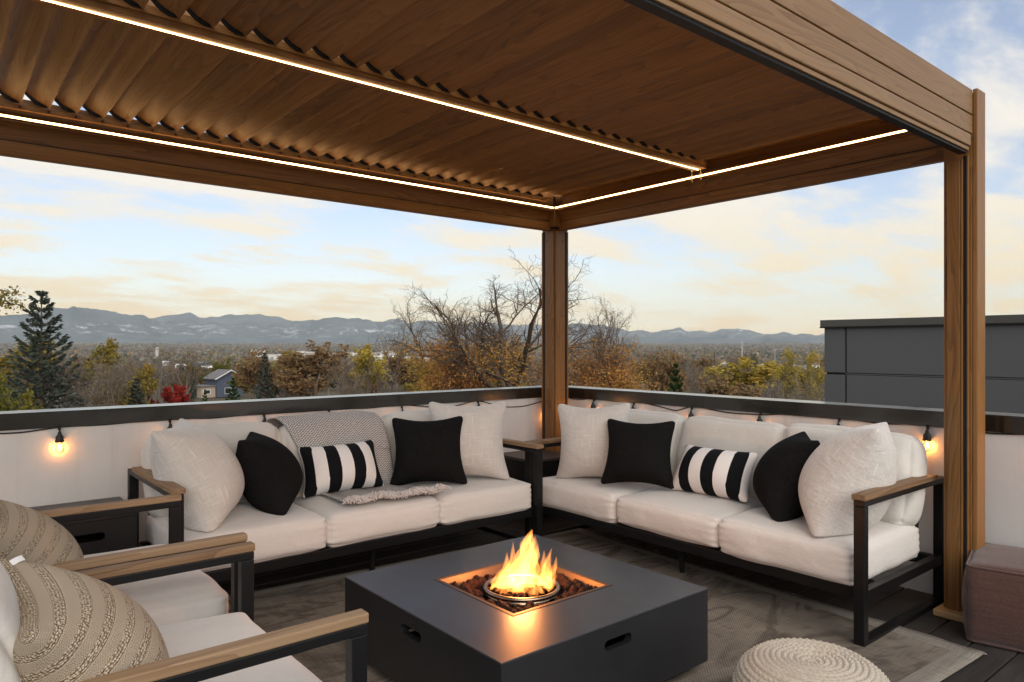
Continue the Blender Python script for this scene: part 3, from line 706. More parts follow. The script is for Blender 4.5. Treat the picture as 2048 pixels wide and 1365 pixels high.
def tree(kind, px, top, d, wpx, label, group=None, name='tree', seed=0):
    tr, cr, wid = TT[kind]; p = at(px, d); dist = math.hypot(p[0] - CP[0], p[1] - CP[1])
    z0 = float(gz(dist)) - 0.1; H = max(2.0, height(top, d) - z0); w = wpx / 1417 * d
    sx = w / (wid * 1.0)
    rz = random.Random(int(px * 7 + d * 13 + seed)).uniform(0, 6.28)
    t = thing(name, (p[0], p[1], z0), rz, label, 'tree', group); t.scale = (sx, sx, H)
    link('trunk', tr, t); link('crown', cr, t)
    return t
T_ = [
 ('spruce', 83, 583, 66, 185, 'tall blue spruce rising above the mountain skyline at the far left', 'spruce_tree'),
 ('olive', 8, 668, 88, 120, 'rounded orange and olive tree behind the tall blue spruce', 'broadleaf_tree'),
 ('green', 30, 752, 44, 150, 'yellow-green leafy tree just over the coping at the left edge, below the tall spruce', 'broadleaf_tree'),
 ('bare', 150, 690, 70, 130, 'pale grey leafless tree directly right of the tall blue spruce', 'bare_tree'),
 ('bare', 292, 680, 82, 120, 'crooked grey leafless tree above the blue-green shrubby spruce', 'bare_tree'),
 ('olive', 200, 676, 105, 70, 'olive crowned tree poking above the grey bare trees right of the tall spruce', 'broadleaf_tree'),
 ('bare2', 225, 715, 66, 120, 'brown twiggy tree leaning over the coping left of the red tree', 'bare_tree'),
 ('bare2', 372, 690, 100, 105, 'tall tan leafless tree standing behind the red tree', 'bare_tree'),
 ('olive', 255, 728, 76, 70, 'yellow-brown small tree between grey bare trunks left of the red tree', 'broadleaf_tree'),
 ('spruce2', 272, 757, 72, 80, 'low blue-green spruce left of the red tree', 'spruce_tree'),
 ('red', 345, 766, 86, 104, 'bright red autumn tree just above the black coping', 'maple_tree'),
 ('spruce2', 384, 757, 92, 26, 'small silvery blue spruce at the right shoulder of the red tree', 'spruce_tree'),
 ('pine', 410, 780, 84, 34, 'dark low conifer in front of the blue house', 'pine_tree'),
 ('pine', 466, 756, 84, 56, 'bushy green pine in front of the right corner of the blue house', 'pine_tree'),
 ('green', 448, 716, 230, 70, 'bright green tree directly behind the blue house', 'broadleaf_tree'),
 ('spruce2', 530, 706, 98, 66, 'narrow dark blue spruce between the blue house and the big rust tree', 'spruce_tree'),
 ('yellow', 505, 716, 150, 60, 'yellow tree beyond the right of the blue house', 'broadleaf_tree'),
 ('rust', 628, 684, 96, 160, 'large round rust brown tree left of the big bare locust', 'broadleaf_tree'),
 ('bare2', 700, 722, 70, 100, 'brown twiggy tree right beside the large round rust tree', 'bare_tree'),
 ('yellow', 732, 690, 110, 70, 'golden yellow tree seen behind thin dark branches left of the locust', 'broadleaf_tree'),
 ('slim', 765, 625, 36, 150, 'slim dark leafless young tree left of the big locust', 'bare_tree'),
 ('locust', 1022, 520, 34, 420, 'big honey locust behind the corner post, bare at the top and rust leaved below', 'locust_tree'),
 ('locust2', 912, 575, 37, 250, 'spreading half bare locust on the left of the big locust', 'locust_tree'),
 ('locust2', 1190, 585, 36, 240, 'half bare locust right of the corner post with rusty lower leaves', 'locust_tree'),
 ('olive', 905, 688, 52, 170, 'olive gold tree filling the space under the left locust', 'broadleaf_tree'),
 ('olive', 1000, 700, 60, 130, 'green-gold tree behind the trunk of the big locust', 'broadleaf_tree'),
 ('rust', 1130, 735, 48, 150, 'rusty low tree directly behind the corner post above the coping', 'broadleaf_tree'),
 ('rust', 1308, 698, 66, 100, 'rust coloured tree left of the dark green pine', 'broadleaf_tree'),
 ('pine', 1352, 728, 56, 84, 'dark green pine standing just above the right hand coping', 'pine_tree'),
 ('bare2', 1400, 728, 80, 100, 'pinkish brown twiggy tree right of the dark green pine', 'bare_tree'),
 ('rust', 1450, 744, 68, 130, 'low brown tree in front of the yellow-green trees', 'broadleaf_tree'),
 ('yellow', 1485, 716, 100, 130, 'wide yellow-green tree left of the two yellow poplars', 'broadleaf_tree'),
 ('poplar', 1583, 696, 84, 46, 'left and taller of two yellow poplars near the grey building', 'poplar_tree'),
 ('poplar', 1618, 702, 82, 58, 'right hand of two yellow poplars close to the grey building', 'poplar_tree'),
 ('bare', 1545, 742, 72, 110, 'grey leafless tree below the gap between yellow-green tree and poplars', 'bare_tree'),
 ('bare', 1622, 738, 70, 110, 'grey leafless tree touching the edge of the grey building', 'bare_tree'),
]
for k, px, top, d, w, lab, nm in T_: tree(k, px, top, d, w, lab, name=nm)

# the tree whose leafy limb reaches in at the left edge
p = at(-60, 24); t = thing('broadleaf_tree', (p[0], p[1], -7.6), 0, 'olive leaved branch tips reaching into view at the far left edge against the sky', 'tree')
g = G(); z1 = height(640, 24) + 7.6
g.tube([(0, 0, 0), (0.05, 0.02, z1 * 0.5), (-0.05, 0.05, z1), (0.0, 0.0, z1 + 2.2)], [0.17, 0.13, 0.09, 0.03], 7)
rngL = np.random.RandomState(5); lv, lt = [], []
for (ex, ez) in ((38, 585), (46, 612), (-20, 560), (-70, 590), (-110, 620)):
    q = at(ex, 24) - p; e = np.array([q[0], q[1], height(ez, 24) + 7.6])
    s0 = np.array([0, 0, z1 + 0.1 + rngL.rand() * 0.8]); m = (s0 + e) / 2 + np.array([0, 0, 0.25])
    pts = bez(s0, m, e, 9); g.tube(pts, np.linspace(0.035, 0.006, 9), 5)
    for i in range(150):
        f = rngL.uniform(3.2, 8.0); a = pts[int(f)] + (pts[min(8, int(f) + 1)] - pts[int(f)]) * (f % 1)
        lv.append(a + rngL.normal(size=3) * np.array([0.10, 0.10, 0.13]))
g.build('trunk', M['bark_dark'], t, smooth=True, centre=False)
V, F = leaf_quads(rngL, np.array(lv), 0.115)
link('crown', fast_mesh('crown', V, F, M['leaf_olive'], np.repeat(rngL.uniform(0.2, 0.9, len(F))[:, None], 3, 1)), t)

# belt of further trees, each an object sharing one of the meshes above
kinds = [('bare', 'grey leafless tree in the wooded belt beyond the terrace', 'grey bare trees in the wooded belt', 'bare_tree'),
         ('bare2', 'tan twiggy tree in the wooded belt beyond the terrace', 'tan twiggy trees in the wooded belt', 'bare_tree'),
         ('rust', 'brown leaved tree in the wooded belt beyond the terrace', 'brown trees in the wooded belt', 'broadleaf_tree'),
         ('olive', 'olive gold tree in the wooded belt beyond the terrace', 'olive trees in the wooded belt', 'broadleaf_tree'),
         ('spruce2', 'small blue-green spruce in the wooded belt beyond the terrace', 'spruces in the wooded belt', 'spruce_tree'),
         ('yellow', 'yellow tree in the wooded belt beyond the terrace', 'yellow trees in the wooded belt', 'broadleaf_tree')]
ZONES = [(60, 'left of the tall spruce'), (290, 'between the tall spruce and the red tree'), (400, 'behind the red tree'), (560, 'around the blue house'), (720, 'behind the round rust tree'),
         (960, 'behind the left locust'), (1260, 'behind the corner post'), (1400, 'near the dark green pine'), (1550, 'behind the wide yellow-green tree'), (9999, 'beside the grey rooftop building')]
def zone(px): return next(z for lim, z in ZONES if px < lim)
rb = random.Random(3)
for i in range(150):
    px = -160 + (i + rb.random()) * 2250 / 150; d = rb.uniform(105, 300); 
    if 395 < px < 500 and d < 215: d = rb.uniform(230, 300)
    k = rb.choices(range(6), [30, 30, 18, 14, 4, 4])[0]
    topz = height(0, 1) * 0 + rb.uniform(7.5, 11.5); pz = at(px, d); dist = math.hypot(pz[0] - CP[0], pz[1] - CP[1])
    top = 692 - (gz(dist) + topz - CP[2]) / d * 1417
    w = topz * (0.42 if k == 4 else rb.uniform(0.7, 0.95)) / d * 1417
    tree(kinds[k][0], px, top, d, w, kinds[k][1].replace('in the wooded belt beyond the terrace', 'in the wooded belt ' + zone(px)), kinds[k][2], kinds[k][3], i)

# woods and suburbs too far off to tell the trees apart
def canopy(name, n, d0, d1, nq, hgt, wid, q, seed):
    rng = np.random.RandomState(seed)
    d = np.sqrt(rng.uniform(d0 ** 2, d1 ** 2, n)) if d1 < 2000 else d0 * (d1 / d0) ** rng.rand(n)
    px = rng.uniform(-700, 2700, n); r = (px - 1024) / 1417
    X, Y = CP[0] + d * (FX + r * FY), CP[1] + d * (FY - r * FX)
    z0 = gz(np.hypot(X - CP[0], Y - CP[1])); h = hgt * rng.uniform(0.6, 1.25, n)
    con = rng.rand(n) < 0.08
    pal = np.array([(0.115, 0.095, 0.075), (0.13, 0.11, 0.09), (0.12, 0.075, 0.045), (0.13, 0.10, 0.042), (0.17, 0.12, 0.05), (0.10, 0.09, 0.05), (0.16, 0.14, 0.11), (0.085, 0.085, 0.045)])
    col = pal[rng.randint(0, len(pal), n)]; col[con] = (0.032, 0.046, 0.035)
    u = rng.normal(size=(n, nq, 3)); u /= np.linalg.norm(u, axis=2, keepdims=True); u *= rng.rand(n, nq, 1) ** 0.4
    sx = np.where(con, 0.3, 0.5)[:, None] * wid * (h / hgt)[:, None]
    zf = 0.56 + 0.44 * u[..., 2]; tap = np.where(con[:, None], 1.25 - zf, 1.0)
    P = np.stack([X[:, None] + u[..., 0] * sx * tap, Y[:, None] + u[..., 1] * sx * tap, z0[:, None] + h[:, None] * zf], -1).reshape(-1, 3)
    V, F = leaf_quads(rng, P, q, 0.5, 0.8)
    tint = (col[:, None] * rng.uniform(1.15, 2.2, (n, nq, 1))).reshape(-1, 3)
    tag(link(name, fast_mesh(name, V, F, M['forest'], tint)), kind='stuff')
canopy('woodland', 1300, 230, 620, 130, 10.5, 9.0, 1.7, 1)
canopy('distant_woodland', 3600, 600, 1900, 34, 10, 10, 3.6, 2)
canopy('suburb_treetops', 9000, 1800, 9000, 9, 11, 22, 11, 3)

# ================================================================== buildings in the valley
h0 = at(449, 190); hz = float(gz(192)) - 0.5
hs = thing('house', (h0[0], h0[1], hz), R(-39.4 + 48), 'small blue sided house with a grey gable roof among the trees', 'house')
g = G(); g.box(-3.6, 3.6, -3.2, 3.2, 0, 5.0); g.prism([(-3.6, 5.0), (3.6, 5.0), (0, 6.9)], 'y', -3.2, 3.2); g.build('wall', M['blue_siding'], hs)
for s in (-1, 1):
    g = G(); g.prism([(0, 7.15), (s * 4.3, 4.85), (s * 4.3, 4.65), (0, 6.93)], 'y', -3.9, 3.7, flip=s < 0); g.build('roof', M['grey_roof'], hs)
    g = G(); g.prism([(0, 7.2), (s * 4.36, 4.86), (s * 4.36, 4.55), (0, 6.88)], 'y', -3.98, -3.9, flip=s < 0); g.build('trim', M['white_trim'], hs)
for (x, z, w, h) in ((1.5, 3.4, 1.0, 1.1), (-0.6, 0.9, 1.6, 1.4)):
    g = G(); g.box(x - w / 2 - .1, x + w / 2 + .1, -3.26, -3.2, z - .1, z + h + .1); wf = g.build('window', M['white_trim'], hs)
    g = G(); g.box(-w / 2, w / 2, -0.05, -0.035, -h / 2, h / 2); g.build('pane', M['dark_glass'], wf)
g = G(); g.box(-7.4, -3.7, -2.6, 2.6, 0, 2.9); g.build('wall', M['tan_wall'], hs); g = G(); g.box(-7.8, -3.62, -3.0, 3.0, 2.9, 3.15); g.build('roof', M['grey_roof'], hs)
g = G(); g.box(-7.0, -5.0, -2.66, -2.6, 0.9, 2.1); wf = g.build('window', M['white_trim'], hs); g = G(); g.box(-.8, .8, -.05, -.034, -.45, .45); g.build('pane', M['dark_glass'], wf)

rb = random.Random(12)
def shed(px, d, w, dep, h, lab, grp, wall, roof, name, gable=False, rz=None):
    p = at(px, d); dist = math.hypot(p[0] - CP[0], p[1] - CP[1])
    t = thing(name, (p[0], p[1], float(gz(dist))), R(-39.4 + (rb.uniform(-25, 25) if rz is None else rz)), lab, 'building', grp)
    g = G(); g.box(-w / 2, w / 2, -dep / 2, dep / 2, -4, h); g.build('wall', M[wall], t)
    g = G()
    if gable: g.prism([(-dep / 2 - .5, h), (dep / 2 + .5, h), (0, h + dep * .32)], 'x', -w / 2 - .5, w / 2 + .5)
    else: g.box(-w / 2 - .3, w / 2 + .3, -dep / 2 - .3, dep / 2 + .3, h, h + 0.9)
    g.build('roof', M[roof], t); return t
for i in range(46):
    px = rb.choice([rb.gauss(620, 55), rb.uniform(420, 900), rb.gauss(760, 45)]); d = rb.uniform(1500, 2700)
    shed(px, d, rb.uniform(25, 70), rb.uniform(20, 45), rb.uniform(11, 16), ('long low %s building in the valley town ' % ('tan' if i % 3 == 2 else 'white')) + zone(px), 'pale buildings of the valley town', ('white_wall', 'white_wall', 'tan_wall')[i % 3], 'white_roof', 'commercial_building')
shed(560, 1900, 16, 14, 15, 'small red brick building among the pale valley buildings', None, 'brick_red', 'grey_roof', 'brick_building')
shed(315, 2100, 7, 7, 34, 'slender white tower standing above the valley treetops', None, 'white_wall', 'white_roof', 'tower')
for i in range(26):
    px = rb.uniform(1290, 1640) if i % 3 else rb.uniform(200, 420); d = rb.uniform(620, 1300)
    shed(px, d, rb.uniform(10, 18), rb.uniform(8, 11), rb.uniform(9, 12), 'small gable roofed house among distant trees ' + zone(px), 'houses among the distant trees', rb.choice(['white_wall', 'tan_wall', 'white_wall', 'blue_siding']), rb.choice(['grey_roof', 'grey_roof', 'white_roof']), 'suburban_house', True)
# poles
p = at(1484, 330); t = thing('lattice_pole', (p[0], p[1], float(gz(340))), 0, 'tall pale steel pole above the yellow-green trees', 'pole')
g = G(); hh = height(684, 330) - float(gz(340)); g.tube([(0, 0, 0), (0, 0, hh)], [0.45, 0.30], 8); g.build('mast', M['pole_grey'], t)
g = G()
for k in range(5): g.tube([(-.9, 0, hh - k * 1.1), (.9, 0, hh - k * 1.1)], 0.12, 5)
g.build('crossarm', M['pole_grey'], t)
p = at(1550, 300); t = thing('light_pole', (p[0], p[1], float(gz(310))), 0, 'thin grey light pole left of the yellow poplars', 'pole')
g = G(); hh = height(700, 300) - float(gz(310)); g.tube([(0, 0, 0), (0, 0, hh)], [0.22, 0.14], 6); g.build('mast', M['pole_grey'], t)
g = G(); g.box(-1.2, 1.2, -.2, .2, hh, hh + .25); g.build('lamp_head', M['pole_grey'], t)
p = at(1429, 210); t = thing('utility_pole', (p[0], p[1], float(gz(216))), 0.4, 'dark timber utility pole with a crossarm right of the pine', 'pole')
g = G(); hh = height(706, 210) - float(gz(216)); g.tube([(0, 0, 0), (0, 0, hh)], [0.18, 0.12], 7); g.build('mast', M['timber_pole'], t)
g = G(); g.box(-1.5, 1.5, -.08, .08, hh - 1.1, hh - .9); g.box(-1.2, 1.2, -.08, .08, hh - 2.3, hh - 2.1); g.build('crossarm', M['timber_pole'], t)

# ================================================================== terrace: deck, parapet, pergola
g = G(); g.box(-9.0, 0.34, -9.0, 0.34, -8.2, -0.0605); tag(g.build('building_body', M['stucco']), kind='structure')
deck = tag(bpy.data.objects.new('deck_floor', None), kind='structure'); C.objects.link(deck)
PITCH = 0.1727; y0 = -2.785
for k in range(-18, 18):
    yb = y0 + k * PITCH
    if yb > 0.17 or yb < -5.4: continue
    g = G(); g.box(-5.2, 0.183, yb + 0.004, min(0.183, yb + PITCH - 0.004), -0.045, 0.0, 0.0045)
    g.build('board', M['deck'], deck)

CW = 0.185                            # inner face of the parapet
def coping_run(par, axis, cuts, z0=0.943, z1=1.033):
    for a, b in zip(cuts[:-1], cuts[1:]):
        p = [(CW - 0.012, z0), (CW - 0.012, z1 - 0.004), (CW - 0.008, z1), (CW + 0.175, z1 + 0.001), (CW + 0.175, z0), (CW + 0.163, z0), (CW + 0.163, z1 - 0.02), (CW + 0.004, z1 - 0.02), (CW + 0.004, z0)]
        g = G()
        if axis == 'x': g.prism(p, 'x', a + 0.0012, b - 0.0012)
        else: g.prism(p, 'y', a + 0.0012, b - 0.0012, flip=True)
        g.build('coping_segment', M['coping'], par)
pa = thing('parapet_wall', (0, 0, 0), 0, 'white rendered parapet on the left with a dark metal coping', 'wall')
g = G(); g.box(-9.0, CW + 0.22, CW, CW + 0.16, -0.06, 1.01); g.build('wall_panel', M['stucco'], pa)
coping_run(pa, 'x', [-9.0, -7.2, -4.3, -1.44, CW + 0.175])
pb = thing('parapet_wall', (0, 0, 0), 0, 'white rendered parapet on the right with a dark metal coping', 'wall')
g = G(); g.box(CW, CW + 0.16, -9.0, CW - 0.001, -0.06, 1.01); g.build('wall_panel', M['stucco'], pb)
coping_run(pb, 'y', [-9.0, -7.0, -4.25, -1.40, CW - 0.013])

# ---- pergola
pg = thing('pergola', (0, 0, 0), 0, 'wood grained louvred pergola with warm strip lights over the terrace', 'pergola')
XL = -5.15
def post(cx, cy, sx, sy, top=2.40):
    """square post with a recessed guide channel and proud cover strips; sx, sy point to the inside"""
    h = 0.078
    g = G(); g.box(cx - h, cx + h, cy - h, cy + h, 0.0, top, 0.004); p = g.build('post', M['pergola_z'], pg)
    return p
post(0.0, 0.0, -1, -1); 
# inner corner of the far post: two rounded cover strips and the black blind guides
pf = [o for o in pg.children if o.name.startswith('post')][0]
for sgn in (0, 1):
    f = (lambda a, b: (a, b)) if sgn == 0 else (lambda a, b: (b, a))
    def sub(name, u0, u1, v0, v1, mat, z0=0.0, z1=2.38):
        x0, y0_ = f(u0, v0); x1, y1 = f(u1, v1)
        g = G(); g.box(min(x0, x1), max(x0, x1), min(y0_, y1), max(y0_, y1), z0, z1, 0.003); o = g.build(name, mat, pf)
        o.location = (o.location[0] - pf.location[0], o.location[1] - pf.location[1], o.location[2] - pf.location[2]); return o
    sub('cover_strip', -0.078, -0.012, -0.0925, -0.0785, M['pergola_z'])
    sub('guide_channel', 0.044, 0.062, -0.083, -0.0785, M['dark_gap'])
    sub('cover_strip', 0.0625, 0.078, -0.086, -0.0785, M['pergola_z'])
    g = G()
    for z in (0.35, 1.02, 1.66, 2.30):
        q = f(0.012, -0.079); 
        g.box(q[0] - .004, q[0] + .004, q[1] - .004, q[1] + .004, z - .004, z + .004)
    o = g.build('screw', M['dark_gap'], pf, kind='stuff'); o.location = tuple(a - b for a, b in zip(o.location, pf.location))

g = G(); g.box(-0.0895, 0.065, -3.2105, -3.0777, 0.0, 2.69, 0.004); pr = g.build('post', M['pergola_z'], pg)
def sub2(name, x0, x1, y0_, y1, z0, z1, mat, bev=0.003):
    g = G(); g.box(x0, x1, y0_, y1, z0, z1, bev); o = g.build(name, mat, pr)
    o.location = tuple(a - b for a, b in zip(o.location, pr.location)); return o
fx = -0.09
sub2('cover_strip', fx - 0.014, fx - 0.0005, -3.157, -3.0965, 0.03, 2.36, M['pergola_z'])
sub2('cover_strip', fx - 0.006, fx - 0.0005, -3.1700, -3.1575, 0.03, 2.36, M['pergola_z'])
sub2('guide_channel', fx - 0.003, fx - 0.0005, -3.1862, -3.1705, 0.0, 2.372, M['dark_gap'])
sub2('cover_strip', fx - 0.008, fx - 0.0005, -3.1975, -3.1866, 0.0, 2.372, M['pergola_z'])
sub2('cover_plate', fx, fx + 0.115, -3.2335, -3.211, 0.0, 2.705, M['pergola_z'], 0.004)
sub2('latch', fx - 0.0035, fx - 0.0005, -3.0945, -3.0900, 1.63, 1.86, M['dark_gap'])
sub2('plinth', fx - 0.075, fx + 0.12, -3.222, -3.052, 0.002, 0.036, M['plinth'], 0.006)
g = G(); g.box(XL - .078, XL + .078, -.078, .078, 0, 2.40, .004); g.build('post', M['pergola_z'], pg)
g = G(); g.box(XL - .078, XL + .078, -3.226, -3.07, 0, 2.372, .004); g.build('post', M['pergola_z'], pg)

# gutter beams: profile in (inward distance, height)
arc = [(0.03 + 0.07 * (1 - math.cos(a)), 2.462 + 0.083 * math.sin(a)) for a in np.linspace(0, math.pi / 2, 9)]
PROF = [(-0.085, 2.41), (-0.085, 2.672), (0.035, 2.672), (0.035, 2.605), (0.062, 2.600), (0.066, 2.578), (0.100, 2.574)] + [(0.100, 2.560)] + [(x, z) for x, z in arc[::-1]] + [(0.03, 2.41)]
def beam(axis, a0, a1, sign, off):
    p = [(off + sign * d, z) for d, z in PROF]
    g = G(); g.prism(p, axis, a0, a1, flip=(sign > 0) ^ (axis == 'y')); return g.build('beam', M['pergola_' + axis], pg, smooth=True, angle=35)
beam('x', XL, -0.10, -1, 0.0)
beam('y', -3.075, -0.10, -1, 0.0)
beam('y', -3.05, -0.10, 1, XL)
g = G(); g.prism([(-0.085, -0.085), (0.1, -0.085), (0.1, 0.1), (-0.085, 0.1)], 'z', 2.565, 2.70); 
def brk(name, x0, x1, y0_, y1, z0, z1, mat, bev=0.002):
    g = G(); g.box(x0, x1, y0_, y1, z0, z1, bev); return g.build(name, mat, pg)
brk('corner_block', -0.10, 0.085, -0.10, 0.085, 2.41, 2.70, M['pergola_z'])
g = G(); g.tube([(-0.106, -0.106, 2.56), (-0.103, -0.103, 2.52), (-0.094, -0.094, 2.47), (-0.088, -0.088, 2.40)], [0.013, 0.010, 0.008, 0.010], 8); g.build('corner_spout', M['pergola_z'], pg, smooth=True)
brk('corner_bracket', -0.112, -0.06, -0.112, -0.06, 2.396, 2.409, M['dark_gap'])
brk('corner_bracket', -0.115, -0.10, -0.115, -0.10, 2.575, 2.66, M['dark_gap'])
# blind cassettes under the two far beams
def cassette(axis, a0, a1):
    p = [(-0.07, 2.392), (-0.07, 2.4095), (0.034, 2.4095), (0.036, 2.452), (0.030, 2.458), (0.028, 2.462), (0.034, 2.455)]
    pr_ = [(0.05, 2.398), (0.05, 2.4098), (-0.030, 2.4098), (-0.030, 2.4575), (-0.0355, 2.4575), (-0.0375, 2.392), (-0.030, 2.382), (0.04, 2.390)]
    g = G(); g.prism(pr_, axis, a0, a1, flip=(axis == 'y')); g.build('blind_cassette', M['pergola_' + axis], pg, smooth=True, angle=30)
cassette('x', XL + .08, -0.082); cassette('y', -3.066, -0.082)
brk('cassette_seal', XL + .09, -0.085, -0.0385, -0.0305, 2.4580, 2.4618, M['dark_gap'], 0.0); brk('cassette_seal', -0.0385, -0.0305, -3.06, -0.085, 2.4580, 2.4618, M['dark_gap'], 0.0)
brk('cassette_end', -0.04, 0.05, -3.0685, -3.0625, 2.382, 2.462, M['dark_gap'])
# near beam: three boards, a drip lip and a black seal
ny = -3.212
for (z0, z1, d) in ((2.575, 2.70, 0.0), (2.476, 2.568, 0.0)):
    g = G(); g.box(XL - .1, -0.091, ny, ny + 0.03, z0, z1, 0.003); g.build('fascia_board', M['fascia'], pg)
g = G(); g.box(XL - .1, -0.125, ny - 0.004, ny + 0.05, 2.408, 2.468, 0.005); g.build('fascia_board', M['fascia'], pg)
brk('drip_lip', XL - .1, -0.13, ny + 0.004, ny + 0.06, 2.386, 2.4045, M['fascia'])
brk('seal', XL - .1, -0.13, ny + 0.012, ny + 0.05, 2.374, 2.3855, M['dark_gap'], 0.001)
brk('fascia_core', XL - .1, -0.10, ny + 0.0305, ny + 0.095, 2.47, 2.69, M['pergola_x'])
brk('fascia_core', XL - .1, -0.10, ny + 0.0605, ny + 0.070, 2.39, 2.469, M['pergola_x'])
# centre beam
brk('centre_beam', XL + .1, -0.112, -1.632, -1.528, 2.602, 2.652, M['pergola_x'], 0.004)
g = G()
g.tube([(-0.1125, -1.58, 2.664), (-0.092, -1.58, 2.664)], 0.026, 14); g.build('drive_cap', M['black_metal'], pg, smooth=True, angle=40)
brk('drive_bracket', -0.150, -0.113, -1.612, -1.548, 2.6525, 2.69, M['arm_x'])
# strip lights
def led(x0, x1, y0_, y1, z0, z1):
    g = G(); g.box(x0, x1, y0_, y1, z0, z1); return g.build('led_strip', M['led'], pg)
led(XL + .1, -0.112, -0.1035, -0.1005, 2.5615, 2.5705)
led(-0.1035, -0.1005, -3.05, -0.112, 2.5615, 2.5705)
led(XL + .1, -0.135, -1.5838, -1.5762, 2.5985, 2.6015)
for (x0, x1, y0_, y1) in ((XL + .1, -0.112, -0.1022, -0.1004), (-0.1022, -0.1004, -3.05, -0.112)):
    brk('led_channel', x0, x1, y0_, y1, 2.5525, 2.5578, M['dark_gap'], 0.0)
# louvres
brk('louvre_rail', XL + .1, -0.20, -0.128, -0.1005, 2.604, 2.628, M['pergola_x'], 0.002)
brk('louvre_rail', XL + .1, -0.16, -1.5275, -1.518, 2.625, 2.655, M['pergola_x'], 0.002)
brk('louvre_rail', XL + .1, -0.16, -1.642, -1.6325, 2.625, 2.657, M['pergola_x'], 0.002)
brk('louvre_rail', XL + .1, -0.16, -3.110, -3.05, 2.604, 2.628, M['pergola_x'], 0.002)
brk('rail_board', XL + .1, -0.12, -0.1004, -0.0855, 2.628, 2.668, M['pergola_x'], 0.002)
brk('rail_board', XL + .1, -0.12, -1.590, -1.570, 2.6525, 2.70, M['pergola_x'], 0.002)
g = G()
SP = 0.1231
xs = [-0.262 - SP * k for k in range(39)]
for x in xs:
    for (y, z) in ((-0.1288, 2.616), (-1.5172, 2.64), (-1.6428, 2.645)):
        if x > XL + .15: g.box(x - .0045, x + .0045, y - .0012, y + .0012, z - .0045, z + .0045)
g.build('screw', M['dark_gap'], pg, kind='stuff')
# one louvre: a shallow curved blade rising to the left, black end plates below it
def blade_prof(th, n=9):
    u = np.linspace(0, 1, n); x = -0.118 * u; z = 2.640 + 0.074 * u - 0.015 * np.sin(u * math.pi)
    lo = list(zip(x, z)); hi = [(a + 0.006, b + th) for a, b in lo][::-1]
    lo = [(0.0045, 2.631), (0.0005, 2.630), (-0.0035, 2.633)] + lo[1:]
    return lo + hi
def louvre(y0_, y1):
    yc = (y0_ + y1) / 2
    g = G(); p = blade_prof(0.012); n = len(p)
    V = [(x, y, z) for y in (y0_ - yc, y1 - yc) for x, z in [(q[0], q[1] - 2.64) for q in p]]
    F = [(i, (i + 1) % n, n + (i + 1) % n, n + i) for i in range(n)] + [tuple(reversed(range(n))), tuple(range(n, 2 * n))]
    F = [tuple(reversed(f)) for f in F]
    g.add(V, F); return g
def plate():
    g = G(); lo = [(0.004, 2.636), (-0.030, 2.634), (-0.062, 2.647), (-0.100, 2.684), (-0.118, 2.712)]
    hi = [(-0.118, 2.716), (-0.06, 2.675), (0.004, 2.644)]
    g.prism([(x, z - 2.64) for x, z in lo + hi], 'y', -0.006, 0.006, flip=True); return g
for (ya, yb) in ((-1.506, -0.143), (-3.035, -1.656)):
    yc = (ya + yb) / 2; first = None
    for k, x in enumerate(xs):
        if first is None:
            L0 = louvre(ya, yb).build('louvre', M['pergola_y'], pg, smooth=True, centre=False, angle=35); L0.location = (x, yc, 2.64); first = L0
            for ye in (ya + 0.0066 - 0.018, yb - 0.0066 + 0.018):
                e = plate().build('end_plate', M['dark_gap'], L0, centre=False); e.location = (0, ye - yc, 0)
        else:
            c = copy_tree(first, pg); c.location = (x, yc, 2.64)
for (ya, yb) in ((-1.51, -0.13), (-3.04, -1.645)):
    brk('infill_board', -0.2575, -0.2515, ya, yb, 2.628, 2.6725, M['pergola_y']); brk('infill_board', -0.2575, 0.08, ya, yb, 2.673, 2.684, M['pergola_y'])
brk('infill_board', -0.110, 0.08, -1.6445, -1.5105, 2.673, 2.684, M['pergola_y'])
# hanging links at the end of the centre beam
for (x, y) in ((-0.150, -1.537), (-0.165, -1.622)):
    t = thing('quick_link', (x, y, 2.602), 0.5, 'steel quick link hanging from the centre beam end, %s' % ('the farther of two' if y > -1.58 else 'the nearer of two'), 'hook', 'steel links under the centre beam')
    g = G(); g.tube([(0, 0, 0.0), (0, 0, -0.022)], 0.004, 8); g.tube([(0.006 * math.cos(a), 0, -0.026 + 0.006 * math.sin(a)) for a in np.linspace(0, 2 * math.pi, 12)], 0.0022, 6); g.build('eye_bolt', M['chrome'], t, smooth=True)
    pts = [(0.0115 * math.cos(a), 0, (-0.046 if math.sin(a) > 0 else -0.070) + 0.0115 * math.sin(a)) for a in np.linspace(0, 2 * math.pi, 29)]
    g = G(); g.tube(pts, 0.0036, 8, caps=False); g.build('link', M['chrome'], t, smooth=True)
    g = G(); g.tube([(0.0115, 0, -0.052), (0.0115, 0, -0.066)], 0.006, 6); g.build('nut', M['chrome'], t)

